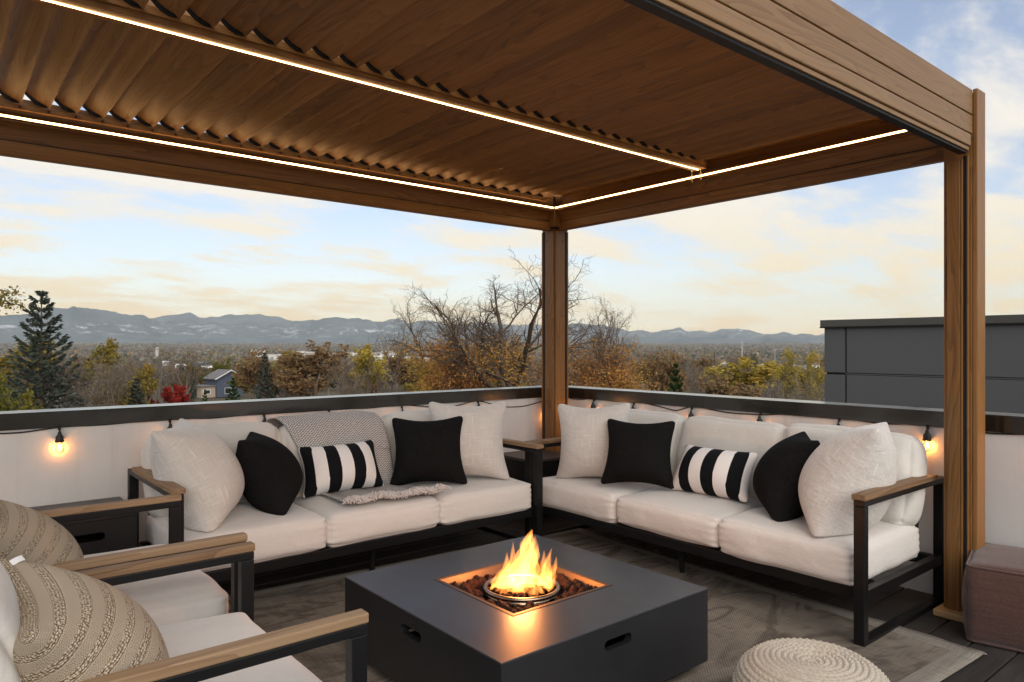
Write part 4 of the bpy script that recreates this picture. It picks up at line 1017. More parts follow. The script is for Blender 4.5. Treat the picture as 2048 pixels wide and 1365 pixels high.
# ---- neighbouring roof building
NX = 6.0
nb = thing('rooftop_building', (NX, 0, 0), 0, 'dark grey panelled rooftop building with a metal cap beyond the right parapet', 'building')
def npanel(name, y0_, y1, z0, z1, x0, x1, mat, bev=0.004):
    g = G(); g.box(x0, x1, y0_, y1, z0, z1, bev); return g.build(name, mat, nb)
yl = 0.640
npanel('wall_core', -9.5, yl - 0.02, -8.2, 1.66, 0.03, 5.0, M['black_metal'])
for (a, b) in ((yl - 0.30, yl), (yl - 3.05, yl - 0.33), (yl - 5.80, yl - 3.08), (yl - 8.55, yl - 5.83)):
    npanel('cladding_panel', a, b, 1.012, 1.672, 0.0, 0.026, M['panel']); npanel('cladding_panel', a, b, 0.25, 0.980, 0.0, 0.026, M['panel']); npanel('cladding_panel', a, b, -1.0, 0.222, 0.0, 0.026, M['panel'])
npanel('joint_strip', -8.0, yl - 0.305, 0.988, 1.004, 0.008, 0.028, M['panel'], 0.001)
npanel('joint_strip', yl - 0.318, yl - 0.312, -1.0, 1.672, 0.006, 0.028, M['panel'], 0.001)
npanel('roof_cap', -9.6, yl + 0.05, 1.674, 1.778, -0.035, 5.0, M['nbr_cap'], 0.006)
npanel('cap_drip', -9.6, yl + 0.055, 1.660, 1.6735, -0.045, 5.0, M['dark_gap'], 0.002)

# ================================================================== cushions and pillows
def inflate(n=34, w=1.0, h=1.0, press=0.0016, iters=150, seed=0, noise=0.012, thick=None, round_=16.0, barrel=0.055):
    """two sheets of cloth sewn along their edge and blown up: returns front, back (n,n,3), x right, y up, z front"""
    rng = np.random.RandomState(seed)
    u, v = np.meshgrid(np.linspace(-.5, .5, n), np.linspace(-.5, .5, n), indexing='ij')
    m_ = np.maximum(np.abs(2 * u), np.abs(2 * v)); sup = (np.abs(2 * u) ** round_ + np.abs(2 * v) ** round_) ** (1 / round_)
    sh = np.where(m_ > 1e-6, m_ / np.maximum(sup, 1e-6), 1.0)
    base = np.stack([u * w * sh * (1 + barrel * (1 - (2 * v) ** 2)), v * h * sh * (1 + barrel * (1 - (2 * u) ** 2)), 0 * u], -1)
    S2 = np.stack([base.copy(), base.copy()])
    k = np.array([1.0, -1.0])[:, None, None]
    bulge = (1 - (2 * u) ** 2) * (1 - (2 * v) ** 2)
    S2[..., 2] += k * (0.03 * bulge + noise * 0.35 * (vnoise(u * 9 + seed, v * 9 + 3, 3) - 0.5) * np.minimum(1, bulge * 3))
    S2[..., 2] += 0.012 * (rng.rand(n, n) - 0.5) * 0.3
    B2 = np.stack([base, base]); ds = lambda a, b: np.linalg.norm(B2[b] - B2[a], axis=-1, keepdims=True)
    prev = S2.copy()
    A = np.arange(n - 1)
    def solve(P, ia, ib, kk):
        rest = ds(ia, ib)
        d = P[ib] - P[ia]; L = np.linalg.norm(d, axis=-1, keepdims=True) + 1e-9
        c = d * (0.5 * kk * (L - rest) / L); P[ia] += c; P[ib] -= c
    sl = slice(None)
    for it in range(iters):
        vel = (S2 - prev) * 0.90; prev = S2.copy()
        gx = np.gradient(S2, axis=1); gy = np.gradient(S2, axis=2)
        nrm = np.cross(gx, gy) * k[..., None]
        S2 = S2 + vel + nrm * (press * (n - 1) ** 2 / (w * h))
        if thick: S2[..., 2] = np.clip(S2[..., 2], -thick, thick)
        for r in range(3):
            for o in (0, 1):
                a = np.arange(o, n - 1, 2)
                solve(S2, (sl, a), (sl, a + 1), 1.0); solve(S2, (sl, sl, a), (sl, sl, a + 1), 1.0)
            solve(S2, (sl, slice(0, -1), slice(0, -1)), (sl, slice(1, None), slice(1, None)), 0.22)
            solve(S2, (sl, slice(1, None), slice(0, -1)), (sl, slice(0, -1), slice(1, None)), 0.22)
            for e in ((0, sl), (-1, sl), (sl, 0), (sl, -1)):
                m = (S2[(0,) + e] + S2[(1,) + e]) / 2; S2[(0,) + e] = m; S2[(1,) + e] = m
    return S2[0], S2[1]

def pillow_mesh(name, fb, mat, slump=0.0, lean=0.0):
    f, b = fb; n = f.shape[0]
    idx_f = np.arange(n * n).reshape(n, n); idx_b = idx_f.copy()
    inner = np.zeros((n, n), bool); inner[1:-1, 1:-1] = True
    idx_b[inner] = n * n + np.arange(inner.sum())
    V = np.concatenate([f.reshape(-1, 3), b[inner]])
    V = V.copy()
    if slump:   # weight settles: lower half fuller, top corners tip over
        y = V[:, 1] / (np.ptp(V[:, 1]) / 2)
        V[:, 2] *= 1 - 0.22 * slump * y; V[:, 0] *= 1 - 0.05 * slump * y; V[:, 2] += lean * y * y * (y > 0)
    q = lambda I: np.stack([I[:-1, :-1], I[1:, :-1], I[1:, 1:], I[:-1, 1:]], -1).reshape(-1, 4)
    F = np.concatenate([q(idx_f), q(idx_b)[:, ::-1]])
    me = fast_mesh(name, V, F, mat, smooth=True)
    uu, vv = np.meshgrid(np.linspace(0, 1, n), np.linspace(0, 1, n), indexing='ij'); UV = np.stack([uu, vv], -1)
    UVv = np.concatenate([UV.reshape(-1, 2), UV[inner]])
    l = me.uv_layers.new(name='UVMap'); l.data.foreach_set('uv', UVv[F.ravel()].astype(np.float32).ravel())
    return me

# ================================================================== seating
def cushion(name, w, d, h, r, mat, parent, loc, rot=(0, 0, 0), crown=0.02, bulge=0.012, seed=0, n=18, wr=0.006):
    """box cushion: rounded seams, domed faces, small puckers beside the upright seams"""
    half = np.array([w, d, h]) / 2; t = np.sin(np.linspace(-1, 1, n) * math.pi / 2)
    bm = bmesh.new()
    for ax in range(3):
        for s in (-1, 1):
            a, b = np.meshgrid(t, t, indexing='ij'); c = np.full_like(a, s)
            P = np.stack([c, a, b], -1) if ax == 0 else np.stack([a, c, b], -1) if ax == 1 else np.stack([a, b, c], -1)
            Q = P.reshape(-1, 3); X = Q * half
            core = np.clip(X, -(half - r), half - r); dv = X - core; L = np.linalg.norm(dv, axis=1, keepdims=True)
            N = dv / np.maximum(L, 1e-9); X = core + N * r
            q = Q
            dome = (1 - q[:, 0] ** 2), (1 - q[:, 1] ** 2), (1 - q[:, 2] ** 2)
            X[:, 2] += crown * np.sign(q[:, 2]) * np.abs(q[:, 2]) * (dome[0] * dome[1]) ** 0.6
            X[:, 1] += bulge * q[:, 1] * (dome[0] ** 0.3) * dome[2]; X[:, 0] += bulge * q[:, 0] * (dome[1] ** 0.3) * dome[2]
            lowf = vnoise(X[:, 0] * 5 + seed * 7.1 + 30, X[:, 1] * 5 + X[:, 2] * 4 + 30, 3) - 0.5
            edge = np.exp(-((1 - np.minimum(np.abs(q[:, 0]), np.abs(q[:, 1]))) / 0.16) ** 2)
            puck = np.sin(X[:, 2] * 170 + seed) * edge * 0.8 + (vnoise(X[:, 0] * 16 + seed * 3 + 50, X[:, 2] * 22 + X[:, 1] * 16 + 50, 2) - 0.5)
            X += N * (lowf * wr * 2.2 + puck * wr * 0.9)[:, None]
            vs = [bm.verts.new(p) for p in X]; f = s * (1 if ax != 1 else -1)
            for i in range(n - 1):
                for j in range(n - 1):
                    k = [i * n + j, (i + 1) * n + j, (i + 1) * n + j + 1, i * n + j + 1]
                    if f < 0: k.reverse()
                    bm.faces.new([vs[m] for m in k])
    bmesh.ops.remove_doubles(bm, verts=bm.verts, dist=0.0008)
    me = bpy.data.meshes.new(name); bm.to_mesh(me); bm.free()
    me.polygons.foreach_set('use_smooth', np.ones(len(me.polygons), bool)); me.materials.append(mat)
    o = link(name, me, parent, loc); o.rotation_euler = rot
    sub = o.modifiers.new('soft', 'SUBSURF'); sub.levels = 1; sub.render_levels = 1
    # stitched seam round the top edge
    return o

def part(name, par, mat, x0, x1, y0_, y1, z0, z1, bev=0.003, MM=None):
    g = G(); g.box(x0, x1, y0_, y1, z0, z1, bev, MM); return g.build(name, mat, par)

ARM = 0.712
def side_frame(t, x0, w, D, ARM):
    """closed metal loop with the wooden arm rest on it"""
    g = G(); b = 0.003
    g.box(x0, x0 + w, 0.0, 0.045, 0.0, ARM - .057, b); g.box(x0, x0 + w, D - 0.05, D, 0.0, ARM - .057, b)
    g.box(x0, x0 + w, 0.0455, D - 0.0505, 0.0, 0.030, b); g.box(x0, x0 + w, 0.0, D, ARM - .0565, ARM - .028, b)
    g.box(x0 + 0.004, x0 + w - 0.004, 0.0455, D - 0.0505, 0.212, 0.262, b)
    g.build('side_frame', M['black_metal'], t)
    o = 0.008 if w > 0.045 else 0.002
    part('armrest', t, M['arm_y'], x0 - o, x0 + w + o, -0.004, D - 0.145, ARM - .0275, ARM, 0.0045)

def seat_unit(name, loc, rz, L, D, nc, label, cat, group=None, mat='canvas', bmat='canvas_back', seed=0, legs=True, back=True, arm=0.712, bk=0.0, bl=-15):
    t = thing(name, loc, rz, label, cat, group); w = 0.05 if nc > 1 else 0.042; up = 0.0 if nc > 1 else 0.022
    side_frame(t, 0.0, w, D, arm); side_frame(t, L - w, w, D, arm)
    g = G(); b = 0.003
    g.box(w + .0005, L - w - .0005, 0.055, 0.095, 0.205, 0.262, b); g.box(w + .0005, L - w - .0005, D - 0.10, D - 0.06, 0.205, 0.262, b)
    k = max(2, int(L / 0.30))
    for i in range(1, k): g.box(w + (L - 2 * w) * i / k - 0.02, w + (L - 2 * w) * i / k + 0.02, 0.0955, D - 0.1005, 0.235, 0.258, 0.001)
    g.build('seat_frame', M['black_metal'], t)
    g = G(); R1 = Matrix.Translation((0, D - 0.27, 0.262)) @ Matrix.Rotation(R(-16), 4, 'X')
    bars = [w + 0.012, L - w - 0.052] + ([L / 3, 2 * L / 3] if nc > 1 else [])
    for x in bars: g.box(x, x + 0.04, -0.012, 0.012, 0.0, 0.44, b, R1)
    g.box(w + .054, L - w - .054, -0.0115, 0.0115, 0.40, 0.436, b, R1); g.box(w + .054, L - w - .054, -0.0115, 0.0115, 0.18, 0.21, b, R1)
    g.build('back_frame', M['black_metal'], t)
    if legs:
        for y in (0.24, D - 0.16):
            g = G(); g.tube([(L * 0.5, y, 0.0), (L * 0.5, y, 0.205)], [0.015, 0.024], 10); g.build('leg', M['black_metal'], t, smooth=True, angle=40)
    cw = (L - 2 * w - 0.012) / nc
    for i in range(nc):
        cushion('seat_cushion', cw - 0.004, 0.76, 0.185 + up * 0.6 + 0.010 * ((i * 2 + seed) % 3 - 1), 0.042, M[mat], t, (w + 0.006 + cw * (i + .5), 0.415 + 0.004 * ((i * 7 + seed) % 3), 0.355 + up + 0.002 * ((i + seed) % 2)), (R(0.6), 0, R(0.4 * ((i + seed) % 3 - 1))), 0.018 + 0.007 * ((i + seed) % 3), 0.012, seed + i * 3, wr=0.009)
    if back:
        for i in range(nc):
            cushion('back_cushion', cw - 0.008, 0.19, 0.50, 0.065, M[bmat], t, (w + 0.006 + cw * (i + .5), D - 0.235 + bk + 0.006 * ((i + seed) % 2), 0.655 + 0.008 * ((i * 5 + seed) % 3)), (R(bl - (i * 3 + seed) % 3), 0, R(0.9 * ((i + seed) % 3 - 1))), 0.015, 0.035, seed + 40 + i * 5, wr=0.010)
    return t
LS = seat_unit('sofa', (-3.285, -0.855, 0), R(0.6), 2.40, 0.965, 3, 'three seat outdoor sofa under the left parapet, with a woven throw on its middle seat', 'sofa', seed=1)
RS = seat_unit('sofa', (-0.868, -0.615, 0), R(-90), 2.405, 0.985, 3, 'three seat outdoor sofa along the right parapet beside the wooden post', 'sofa', seed=4)
CA = seat_unit('armchair', (-3.262, -1.809, 0), R(90), 0.95, 0.99, 1, 'outdoor armchair at the left edge nearest the left sofa', 'armchair', 'outdoor armchairs with knit pillows', seed=2, legs=False, arm=0.69, bk=0.06, bl=-17)
CB = seat_unit('armchair', (-3.285, -2.809, 0), R(90), 0.895, 0.99, 1, 'outdoor armchair in the lower left foreground nearest the camera', 'armchair', 'outdoor armchairs with knit pillows', seed=7, legs=False, arm=0.69, bk=0.06, bl=-17)

def pillow(name, label, cat, c, X, Y, w, h, mat, press, seed, group=None, slump=0.5, n=46, lean=0.0, parts=None, floor=0.462, shape=None):
    asp = h / w; mw = None
    fb = inflate(n, 1.0, asp, press, 170, seed, **(shape or {}))
    me = pillow_mesh(name, fb, M[mat], slump, lean)
    Xv = Vector(X).normalized(); Yv = Vector(Y); Yv = (Yv - Xv * Yv.dot(Xv)).normalized(); Zv = Xv.cross(Yv)
    o = bpy.data.objects.new(name, me); C.objects.link(o)
    R3 = np.array(Matrix((Xv, Yv, Zv)).transposed()); o.matrix_world = Matrix.Translation(c) @ Matrix(R3.tolist()).to_4x4() @ Matrix.Scale(w, 4)
    # rest on the seat: whatever would sink into it spreads sideways instead
    co = np.zeros(len(me.vertices) * 3, np.float32); me.vertices.foreach_get('co', co); L_ = co.reshape(-1, 3).astype(float)
    Wd = L_ @ R3.T * w + np.array(c); dp = np.maximum(0, floor - Wd[:, 2])
    out = Wd[:, :2] - np.array(c)[:2]; out /= np.linalg.norm(out, axis=1, keepdims=True) + 1e-6
    near = np.exp(-np.maximum(0, Wd[:, 2] - floor) / 0.04)
    Wd[:, 2] += dp * 0.96; Wd[:, :2] += out * (dp * 0.25 + 0.010 * near)[:, None]
    L2 = ((Wd - np.array(c)) / w) @ R3; me.vertices.foreach_set('co', L2.astype(np.float32).ravel()); me.update()
    sub = o.modifiers.new('soft', 'SUBSURF'); sub.levels = 1; sub.render_levels = 1
    return tag(o, label, cat, group)
PG = 'throw pillows on the sofas'
pillow('throw_pillow', 'large oatmeal linen pillow leaning on the left arm of the left sofa', 'pillow', (-3.065, -0.455, 0.712), (0.49, 0.871, 0.03), (-0.368, 0.176, 0.913), 0.57, 0.62, 'linen', 0.00085, 11, PG, 0.9, lean=-0.05)
pillow('throw_pillow', 'black pillow leaning against the large oatmeal pillow on the left sofa', 'pillow', (-2.66, -0.405, 0.668), (0.459, 0.889, -0.001), (-0.398, 0.207, 0.894), 0.49, 0.50, 'black_linen', 0.00080, 12, PG, 0.9, lean=-0.04)
pillow('lumbar_pillow', 'black and white striped lumbar pillow in front of the woven throw', 'pillow', (-2.171, -0.345, 0.628), (0.997, -0.07, 0.02), (0.009, 0.398, 0.917), 0.525, 0.325, 'stripe', 0.0006, 13, PG)
pillow('throw_pillow', 'square black pillow on the corner end of the left sofa', 'pillow', (-1.60, -0.475, 0.694), (0.854, -0.52, 0.014), (0.117, 0.219, 0.969), 0.515, 0.485, 'black_linen', 0.00048, 14, PG)
pillow('throw_pillow', 'oatmeal linen pillow standing behind the square black one on the left sofa', 'pillow', (-1.275, -0.475, 0.735), (0.80, -0.60, -0.001), (0.05, 0.07, 0.99), 0.59, 0.575, 'linen', 0.00046, 15, PG)
pillow('throw_pillow', 'oatmeal linen pillow at the corner end of the right sofa', 'pillow', (-0.575, -1.025, 0.722), (0.466, -0.883, 0.047), (0.05, 0.09, 0.978), 0.575, 0.575, 'linen', 0.00046, 16, PG)
pillow('throw_pillow', 'square black pillow facing out at the corner end of the right sofa', 'pillow', (-0.585, -1.44, 0.698), (0.51, -0.86, -0.001), (0.29, 0.171, 0.942), 0.485, 0.465, 'black_linen', 0.00048, 17, PG)
pillow('lumbar_pillow', 'black and white striped lumbar pillow on the middle seat of the right sofa', 'pillow', (-0.415, -1.897, 0.616), (0.073, -0.997, -0.004), (0.523, 0.035, 0.852), 0.525, 0.325, 'stripe2', 0.0006, 18, PG)
pillow('throw_pillow', 'black pillow leaning on the large oatmeal one at the near end of the right sofa', 'pillow', (-0.425, -2.405, 0.672), (0.794, 0.608, -0.001), (0.227, -0.295, 0.928), 0.50, 0.51, 'black_linen', 0.00080, 19, PG, 0.9, lean=0.05)
pillow('throw_pillow', 'large oatmeal linen pillow leaning on the near arm of the right sofa', 'pillow', (-0.485, -2.775, 0.722), (0.946, 0.322, -0.028), (0.149, -0.355, 0.923), 0.58, 0.63, 'linen', 0.00095, 20, PG, 1.0, lean=0.06)
kg = 'sand knit pillows on the armchairs'
k1 = pillow('knit_pillow', 'sand coloured knit pillow on the armchair nearest the left sofa', 'pillow', (-3.94, -1.60, 0.665), (0.0, 0.99, 0.10), (-0.58, 0.03, 0.81), 0.53, 0.50, 'knit', 0.00042, 21, kg, shape=dict(round_=30.0, barrel=0.02))
k2 = pillow('knit_pillow', 'sand coloured knit pillow with a white care tag on the nearest armchair', 'pillow', (-3.905, -2.545, 0.66), (-0.04, 0.99, 0.09), (-0.60, 0.0, 0.80), 0.54, 0.50, 'knit', 0.00042, 22, kg, shape=dict(round_=30.0, barrel=0.02))
M['tag'] = flat('white_satin_tag', (0.72, 0.72, 0.73), 0.5)
g = G(); P_ = np.array([[(x, y + 0.006 * math.sin(x * 3), 0.004 * math.sin(y * 90)) for y in np.linspace(0, 0.035, 6)] for x in np.linspace(-0.011, 0.011, 4)]); g.grid(P_)
tg = g.build('care_tag', M['tag'], None, smooth=True); tg.parent = k2
tg.matrix_parent_inverse = Matrix.Identity(4); tg.scale = (1.5, 1.5, 1.5)
_mw = k2.matrix_world.copy(); _view = (Vector(CAM) - _mw.translation).normalized(); _inv = _mw.to_3x3().inverted()
_up = (_inv @ Vector((0, 0, 1))).normalized()
def _score(v):     # top edge of the pillow, towards the far corner, on the side turned to the terrace
    return abs(v.co.x - 0.36) + abs(v.co.y - 0.40) + (0.5 if v.normal.dot(_inv @ _view) < 0 else 0)
_v = min(k2.data.vertices, key=_score); _n = (v_ := _v.normal.normalized() * 0.6 + (_inv @ _view).normalized() * 0.6).normalized()
tg.location = _v.co + _n * 0.012; tg.rotation_euler = _n.to_track_quat('Z', 'Y').to_euler()

# woven throw over the middle back cushion of the left sofa
def throw():
    t = thing('throw_blanket', (-2.15, -0.4, 0.46), 0, 'charcoal and white woven throw with a pale fringe draped over the left sofa', 'blanket')
    nv, nu = 90, 34
    path = np.array([(0.095, 0.74), (0.075, 0.86), (0.030, 0.938), (-0.075, 0.958), (-0.165, 0.910), (-0.245, 0.76), (-0.295, 0.60), (-0.318, 0.515), (-0.350, 0.484), (-0.42, 0.484), (-0.56, 0.487), (-0.730, 0.482)])
    s = np.r_[0, np.cumsum(np.hypot(*np.diff(path, axis=0).T))]; sv = np.linspace(0, s[-1], nv)
    py_, pz = np.interp(sv, s, path[:, 0]), np.interp(sv, s, path[:, 1])
    for _ in range(3): py_[1:-1] = (py_[:-2] + py_[1:-1] * 2 + py_[2:]) / 4; pz[1:-1] = (pz[:-2] + pz[1:-1] * 2 + pz[2:]) / 4
    f = sv / s[-1]
    xl = np.interp(f, [0, .2, .35, .62, 1], [-2.50, -2.505, -2.45, -2.335, -2.325]); xr = np.interp(f, [0, .2, .35, .62, 1], [-1.80, -1.80, -1.78, -1.765, -1.695])
    P = np.zeros((nv, nu, 3)); uu = np.linspace(0, 1, nu)
    ny_ = np.gradient(pz); nz_ = -np.gradient(py_); nl = np.hypot(ny_, nz_); ny_, nz_ = ny_ / nl, nz_ / nl
    for j, u in enumerate(uu):
        x = xl + (xr - xl) * u
        fold = 0.008 * np.sin(u * 17 + 2.2 * f) * np.clip(f * 2, 0.3, 1) + 0.006 * (vnoise(x * 11 + 9, f * 9 + 3, 2) - 0.5)
        end = -0.03 * u * np.clip((f - 0.75) * 4, 0, 1) + 0.02 * np.sin(u * 7) * np.clip((f - 0.8) * 5, 0, 1)
        drop = np.where(f < 0.5, 0.018 * (2 * u - 1) ** 2, 0) * -1
        P[:, j, 0] = x; P[:, j, 1] = py_ + ny_ * (fold + drop) * -1 + end; P[:, j, 2] = pz + np.abs(nz_) * (fold + 0.004) + drop
    g = G(); g.grid(P - np.array([-2.15, -0.4, 0.46])); o = g.build('weave', M['throw'], t, smooth=True, centre=False)
    me = o.data; UV = np.stack(np.meshgrid(f, uu, indexing='ij'), -1)[..., ::-1].reshape(-1, 2) * np.array([0.62, 1.0])
    li = np.zeros(len(me.loops), np.int32); me.loops.foreach_get('vertex_index', li)
    me.uv_layers.new(name='UVMap').data.foreach_set('uv', UV[li].astype(np.float32).ravel())
    so = o.modifiers.new('thick', 'SOLIDIFY'); so.thickness = 0.008; so.offset = 1
    rng = np.random.RandomState(4); pl, rr = [], []
    for i in range(620):
        u = rng.rand(); e = P[-1, int(u * (nu - 1))] + (P[-1, min(nu - 1, int(u * (nu - 1)) + 1)] - P[-1, int(u * (nu - 1))]) * ((u * (nu - 1)) % 1) - np.array([-2.15, -0.4, 0.46])
        L = rng.uniform(0.035, 0.062); a = rng.normal() * 0.75
        e = e + np.array([0, 0.018 * rng.rand(), 0.006]); lift = rng.uniform(0.006, 0.036)
        pl.append([e, e + np.array([math.sin(a) * L * .4, -L * .45, lift]), e + np.array([math.sin(a) * L * .8 + rng.normal() * .006, -L * .85, lift * .7]), e + np.array([math.sin(a) * L + rng.normal() * .012, -L, rng.uniform(-0.004, 0.012)])])
        rr.append([0.0042, 0.0042, 0.0038, 0.0028])
    V, F = tubes_np(np.array(pl), np.array(rr), 4); link('fringe', fast_mesh('fringe', V, F, M['fringe'], smooth=True), t)['kind'] = 'stuff'
throw()

# ================================================================== fire table
def holed_panel(outer, hole, th):
    """panel in the xz plane with a rounded slot, thickness along +y"""
    bm = bmesh.new(); vo = [bm.verts.new((x, 0, z)) for x, z in outer]; vh = [bm.verts.new((x, 0, z)) for x, z in hole]
    es = [bm.edges.new((l[i], l[(i + 1) % len(l)])) for l in (vo, vh) for i in range(len(l))]
    bmesh.ops.triangle_fill(bm, use_beauty=True, use_dissolve=False, edges=es)
    bmesh.ops.recalc_face_normals(bm, faces=bm.faces)
    if bm.faces[0].normal.y > 0: bmesh.ops.reverse_faces(bm, faces=bm.faces)
    r = bmesh.ops.extrude_face_region(bm, geom=bm.faces[:])
    for v in [e for e in r['geom'] if isinstance(e, bmesh.types.BMVert)]: v.co.y += th
    bmesh.ops.recalc_face_normals(bm, faces=bm.faces)
    me = bpy.data.meshes.new('side_panel'); bm.to_mesh(me); bm.free(); return me
def slot(cx, cz, w, h, n=8):
    r = h / 2
    return [(cx + (w / 2 - r) + r * math.cos(a), cz + r * math.sin(a)) for a in np.linspace(-math.pi / 2, math.pi / 2, n)] + [(cx - (w / 2 - r) + r * math.cos(a), cz + r * math.sin(a)) for a in np.linspace(math.pi / 2, 1.5 * math.pi, n)]
FTH = 0.367; S2_ = 0.562
ft = thing('fire_table', (-2.186, -2.143, 0), 0, 'square charcoal gas fire table with lava rock and a steel burner ring', 'fire table')
for k in range(4):
    me = holed_panel([(-S2_, 0.058), (S2_, 0.058), (S2_, FTH - 0.0005), (-S2_, FTH - 0.0005)] if k % 2 == 0 else [(-S2_ + .0305, 0.058), (S2_ - .0305, 0.058), (S2_ - .0305, FTH - 0.0005), (-S2_ + .0305, FTH - 0.0005)], slot(0, 0.288, 0.150, 0.040), 0.03); me.materials.append(M['concrete'])
    o = link('side_panel', me, ft); a = k * math.pi / 2; o.rotation_euler = (0, 0, a); o.location = (S2_ * math.sin(a), -S2_ * math.cos(a), 0)
hx = 0.279
g = G(); z0, z1 = FTH - 0.028, FTH
e = S2_ - 0.0003
for (x0, x1, y0_, y1) in ((-e, e, -e, -hx), (-e, e, hx, e), (-e, -hx, -hx, hx), (hx, e, -hx, hx)):
    pass
bm = bmesh.new(); lo = [(-e, -e), (e, -e), (e, e), (-e, e)]; li_ = [(-hx, -hx), (hx, -hx), (hx, hx), (-hx, hx)]
vo = [bm.verts.new((x, y, FTH)) for x, y in lo]; vi = [bm.verts.new((x, y, FTH)) for x, y in li_]
vo2 = [bm.verts.new((x * 1.0035, y * 1.0035, FTH - 0.004)) for x, y in lo]; vi2 = [bm.verts.new((x, y, FTH - 0.03)) for x, y in li_]; vo3 = [bm.verts.new((x * 1.0035, y * 1.0035, FTH - 0.012)) for x, y in lo]
for i in range(4):
    j = (i + 1) % 4
    bm.faces.new((vo[i], vo[j], vi[j], vi[i])); bm.faces.new((vo2[i], vo2[j], vo[j], vo[i])); bm.faces.new((vi[i], vi[j], vi2[j], vi2[i])); bm.faces.new((vo3[i], vo3[j], vo2[j], vo2[i]))
me = bpy.data.meshes.new('table_top'); bm.to_mesh(me); bm.free(); me.materials.append(M['concrete']); link('table_top', me, ft)
g = G(); b = S2_ - 0.055
for (x0, x1, y0_, y1) in ((-b, b, -b, -b + .03), (-b, b, b - .03, b), (-b, -b + .03, -b + .0305, b - .0305), (b - .03, b, -b + .0305, b - .0305)): g.box(x0, x1, y0_, y1, 0.009, 0.0575, 0.002)
g.build('plinth', M['black_metal'], ft)
tray = thing('burner_tray'); tray.parent = ft; tray.location = (0, 0, 0)
g = G()
li2 = 0.262; lb = 0.236
prof = [(hx - 0.0008, FTH + 0.0015), (li2, FTH + 0.0020), (li2 - 0.004, FTH - 0.002), (lb, FTH - 0.072)]
for k in range(4):
    c_, s_ = [(1, 0), (0, 1), (-1, 0), (0, -1)][k]
    rows = []
    for (r_, z) in prof: rows.append([(r_ * c_ - q * r_ * s_, r_ * s_ + q * r_ * c_, z) for q in (-1, 1)])
    g.grid(np.array(rows))
g.add([(-lb, -lb, FTH - .072), (lb, -lb, FTH - .072), (lb, lb, FTH - .072), (-lb, lb, FTH - .072)], [(0, 1, 2, 3)])
g.build('tray_liner', M['tray'], tray, centre=False)
g = G(); rr_, tr_ = 0.160, 0.0105
g.lathe([(rr_ + tr_ * math.cos(a), FTH - 0.022 + tr_ * math.sin(a)) for a in np.linspace(-math.pi, math.pi, 15)], 56)
g.lathe([(rr_ - tr_ * .9, FTH - 0.022), (rr_ - 0.016, FTH - 0.034), (rr_ - 0.03, FTH - 0.04)], 56); g.lathe([(rr_ + tr_ * .5, FTH - 0.030), (rr_ - 0.002, FTH - 0.066)], 56)
g.build('burner_ring', M['ring_steel'], tray, smooth=True, centre=False)
rk = np.random.RandomState(9); rocks = []
for k in range(7):
    bm = bmesh.new(); bmesh.ops.create_icosphere(bm, subdivisions=2, radius=1)
    for v in bm.verts:
        p = v.co; n = vnoise(np.array([p.x * 1.3 + k * 3 + 20]), np.array([p.y * 1.3 + p.z * 1.7 + 20]), 3)[0]; v.co = p * (0.62 + 0.75 * n)
        v.co.x *= 1.15; v.co.z *= 0.8
    me = bpy.data.meshes.new('lava_rock'); bm.to_mesh(me); bm.free(); me.materials.append(M['lava']); rocks.append(me)
def rock(x, y, z, s):
    o = link('lava_rock', rocks[rk.randint(7)], tray, (x, y, z)); o.scale = (s,) * 3; o.rotation_euler = tuple(rk.rand(3) * 6.28)
cnt = 0
while cnt < 205:
    x, y = rk.uniform(-0.235, 0.235, 2); r_ = math.hypot(x, y)
    if r_ < rr_ + 0.018: continue
    rock(x, y, FTH - 0.058 + rk.uniform(0, 0.018) + 0.02 * min(1, (r_ - rr_) / 0.1), rk.uniform(0.010, 0.021)); cnt += 1
for i in range(110):
    a, r_ = rk.rand() * 6.28, 0.148 * math.sqrt(rk.rand()); rock(r_ * math.cos(a), r_ * math.sin(a), FTH - 0.030 + rk.uniform(-.004, .006), rk.uniform(0.009, 0.015))
rock(0.175, -0.10, FTH - 0.03, 0.026); rock(-0.2, -0.205, FTH - 0.036, 0.030); rock(0.222, 0.0, FTH - 0.03, 0.022)

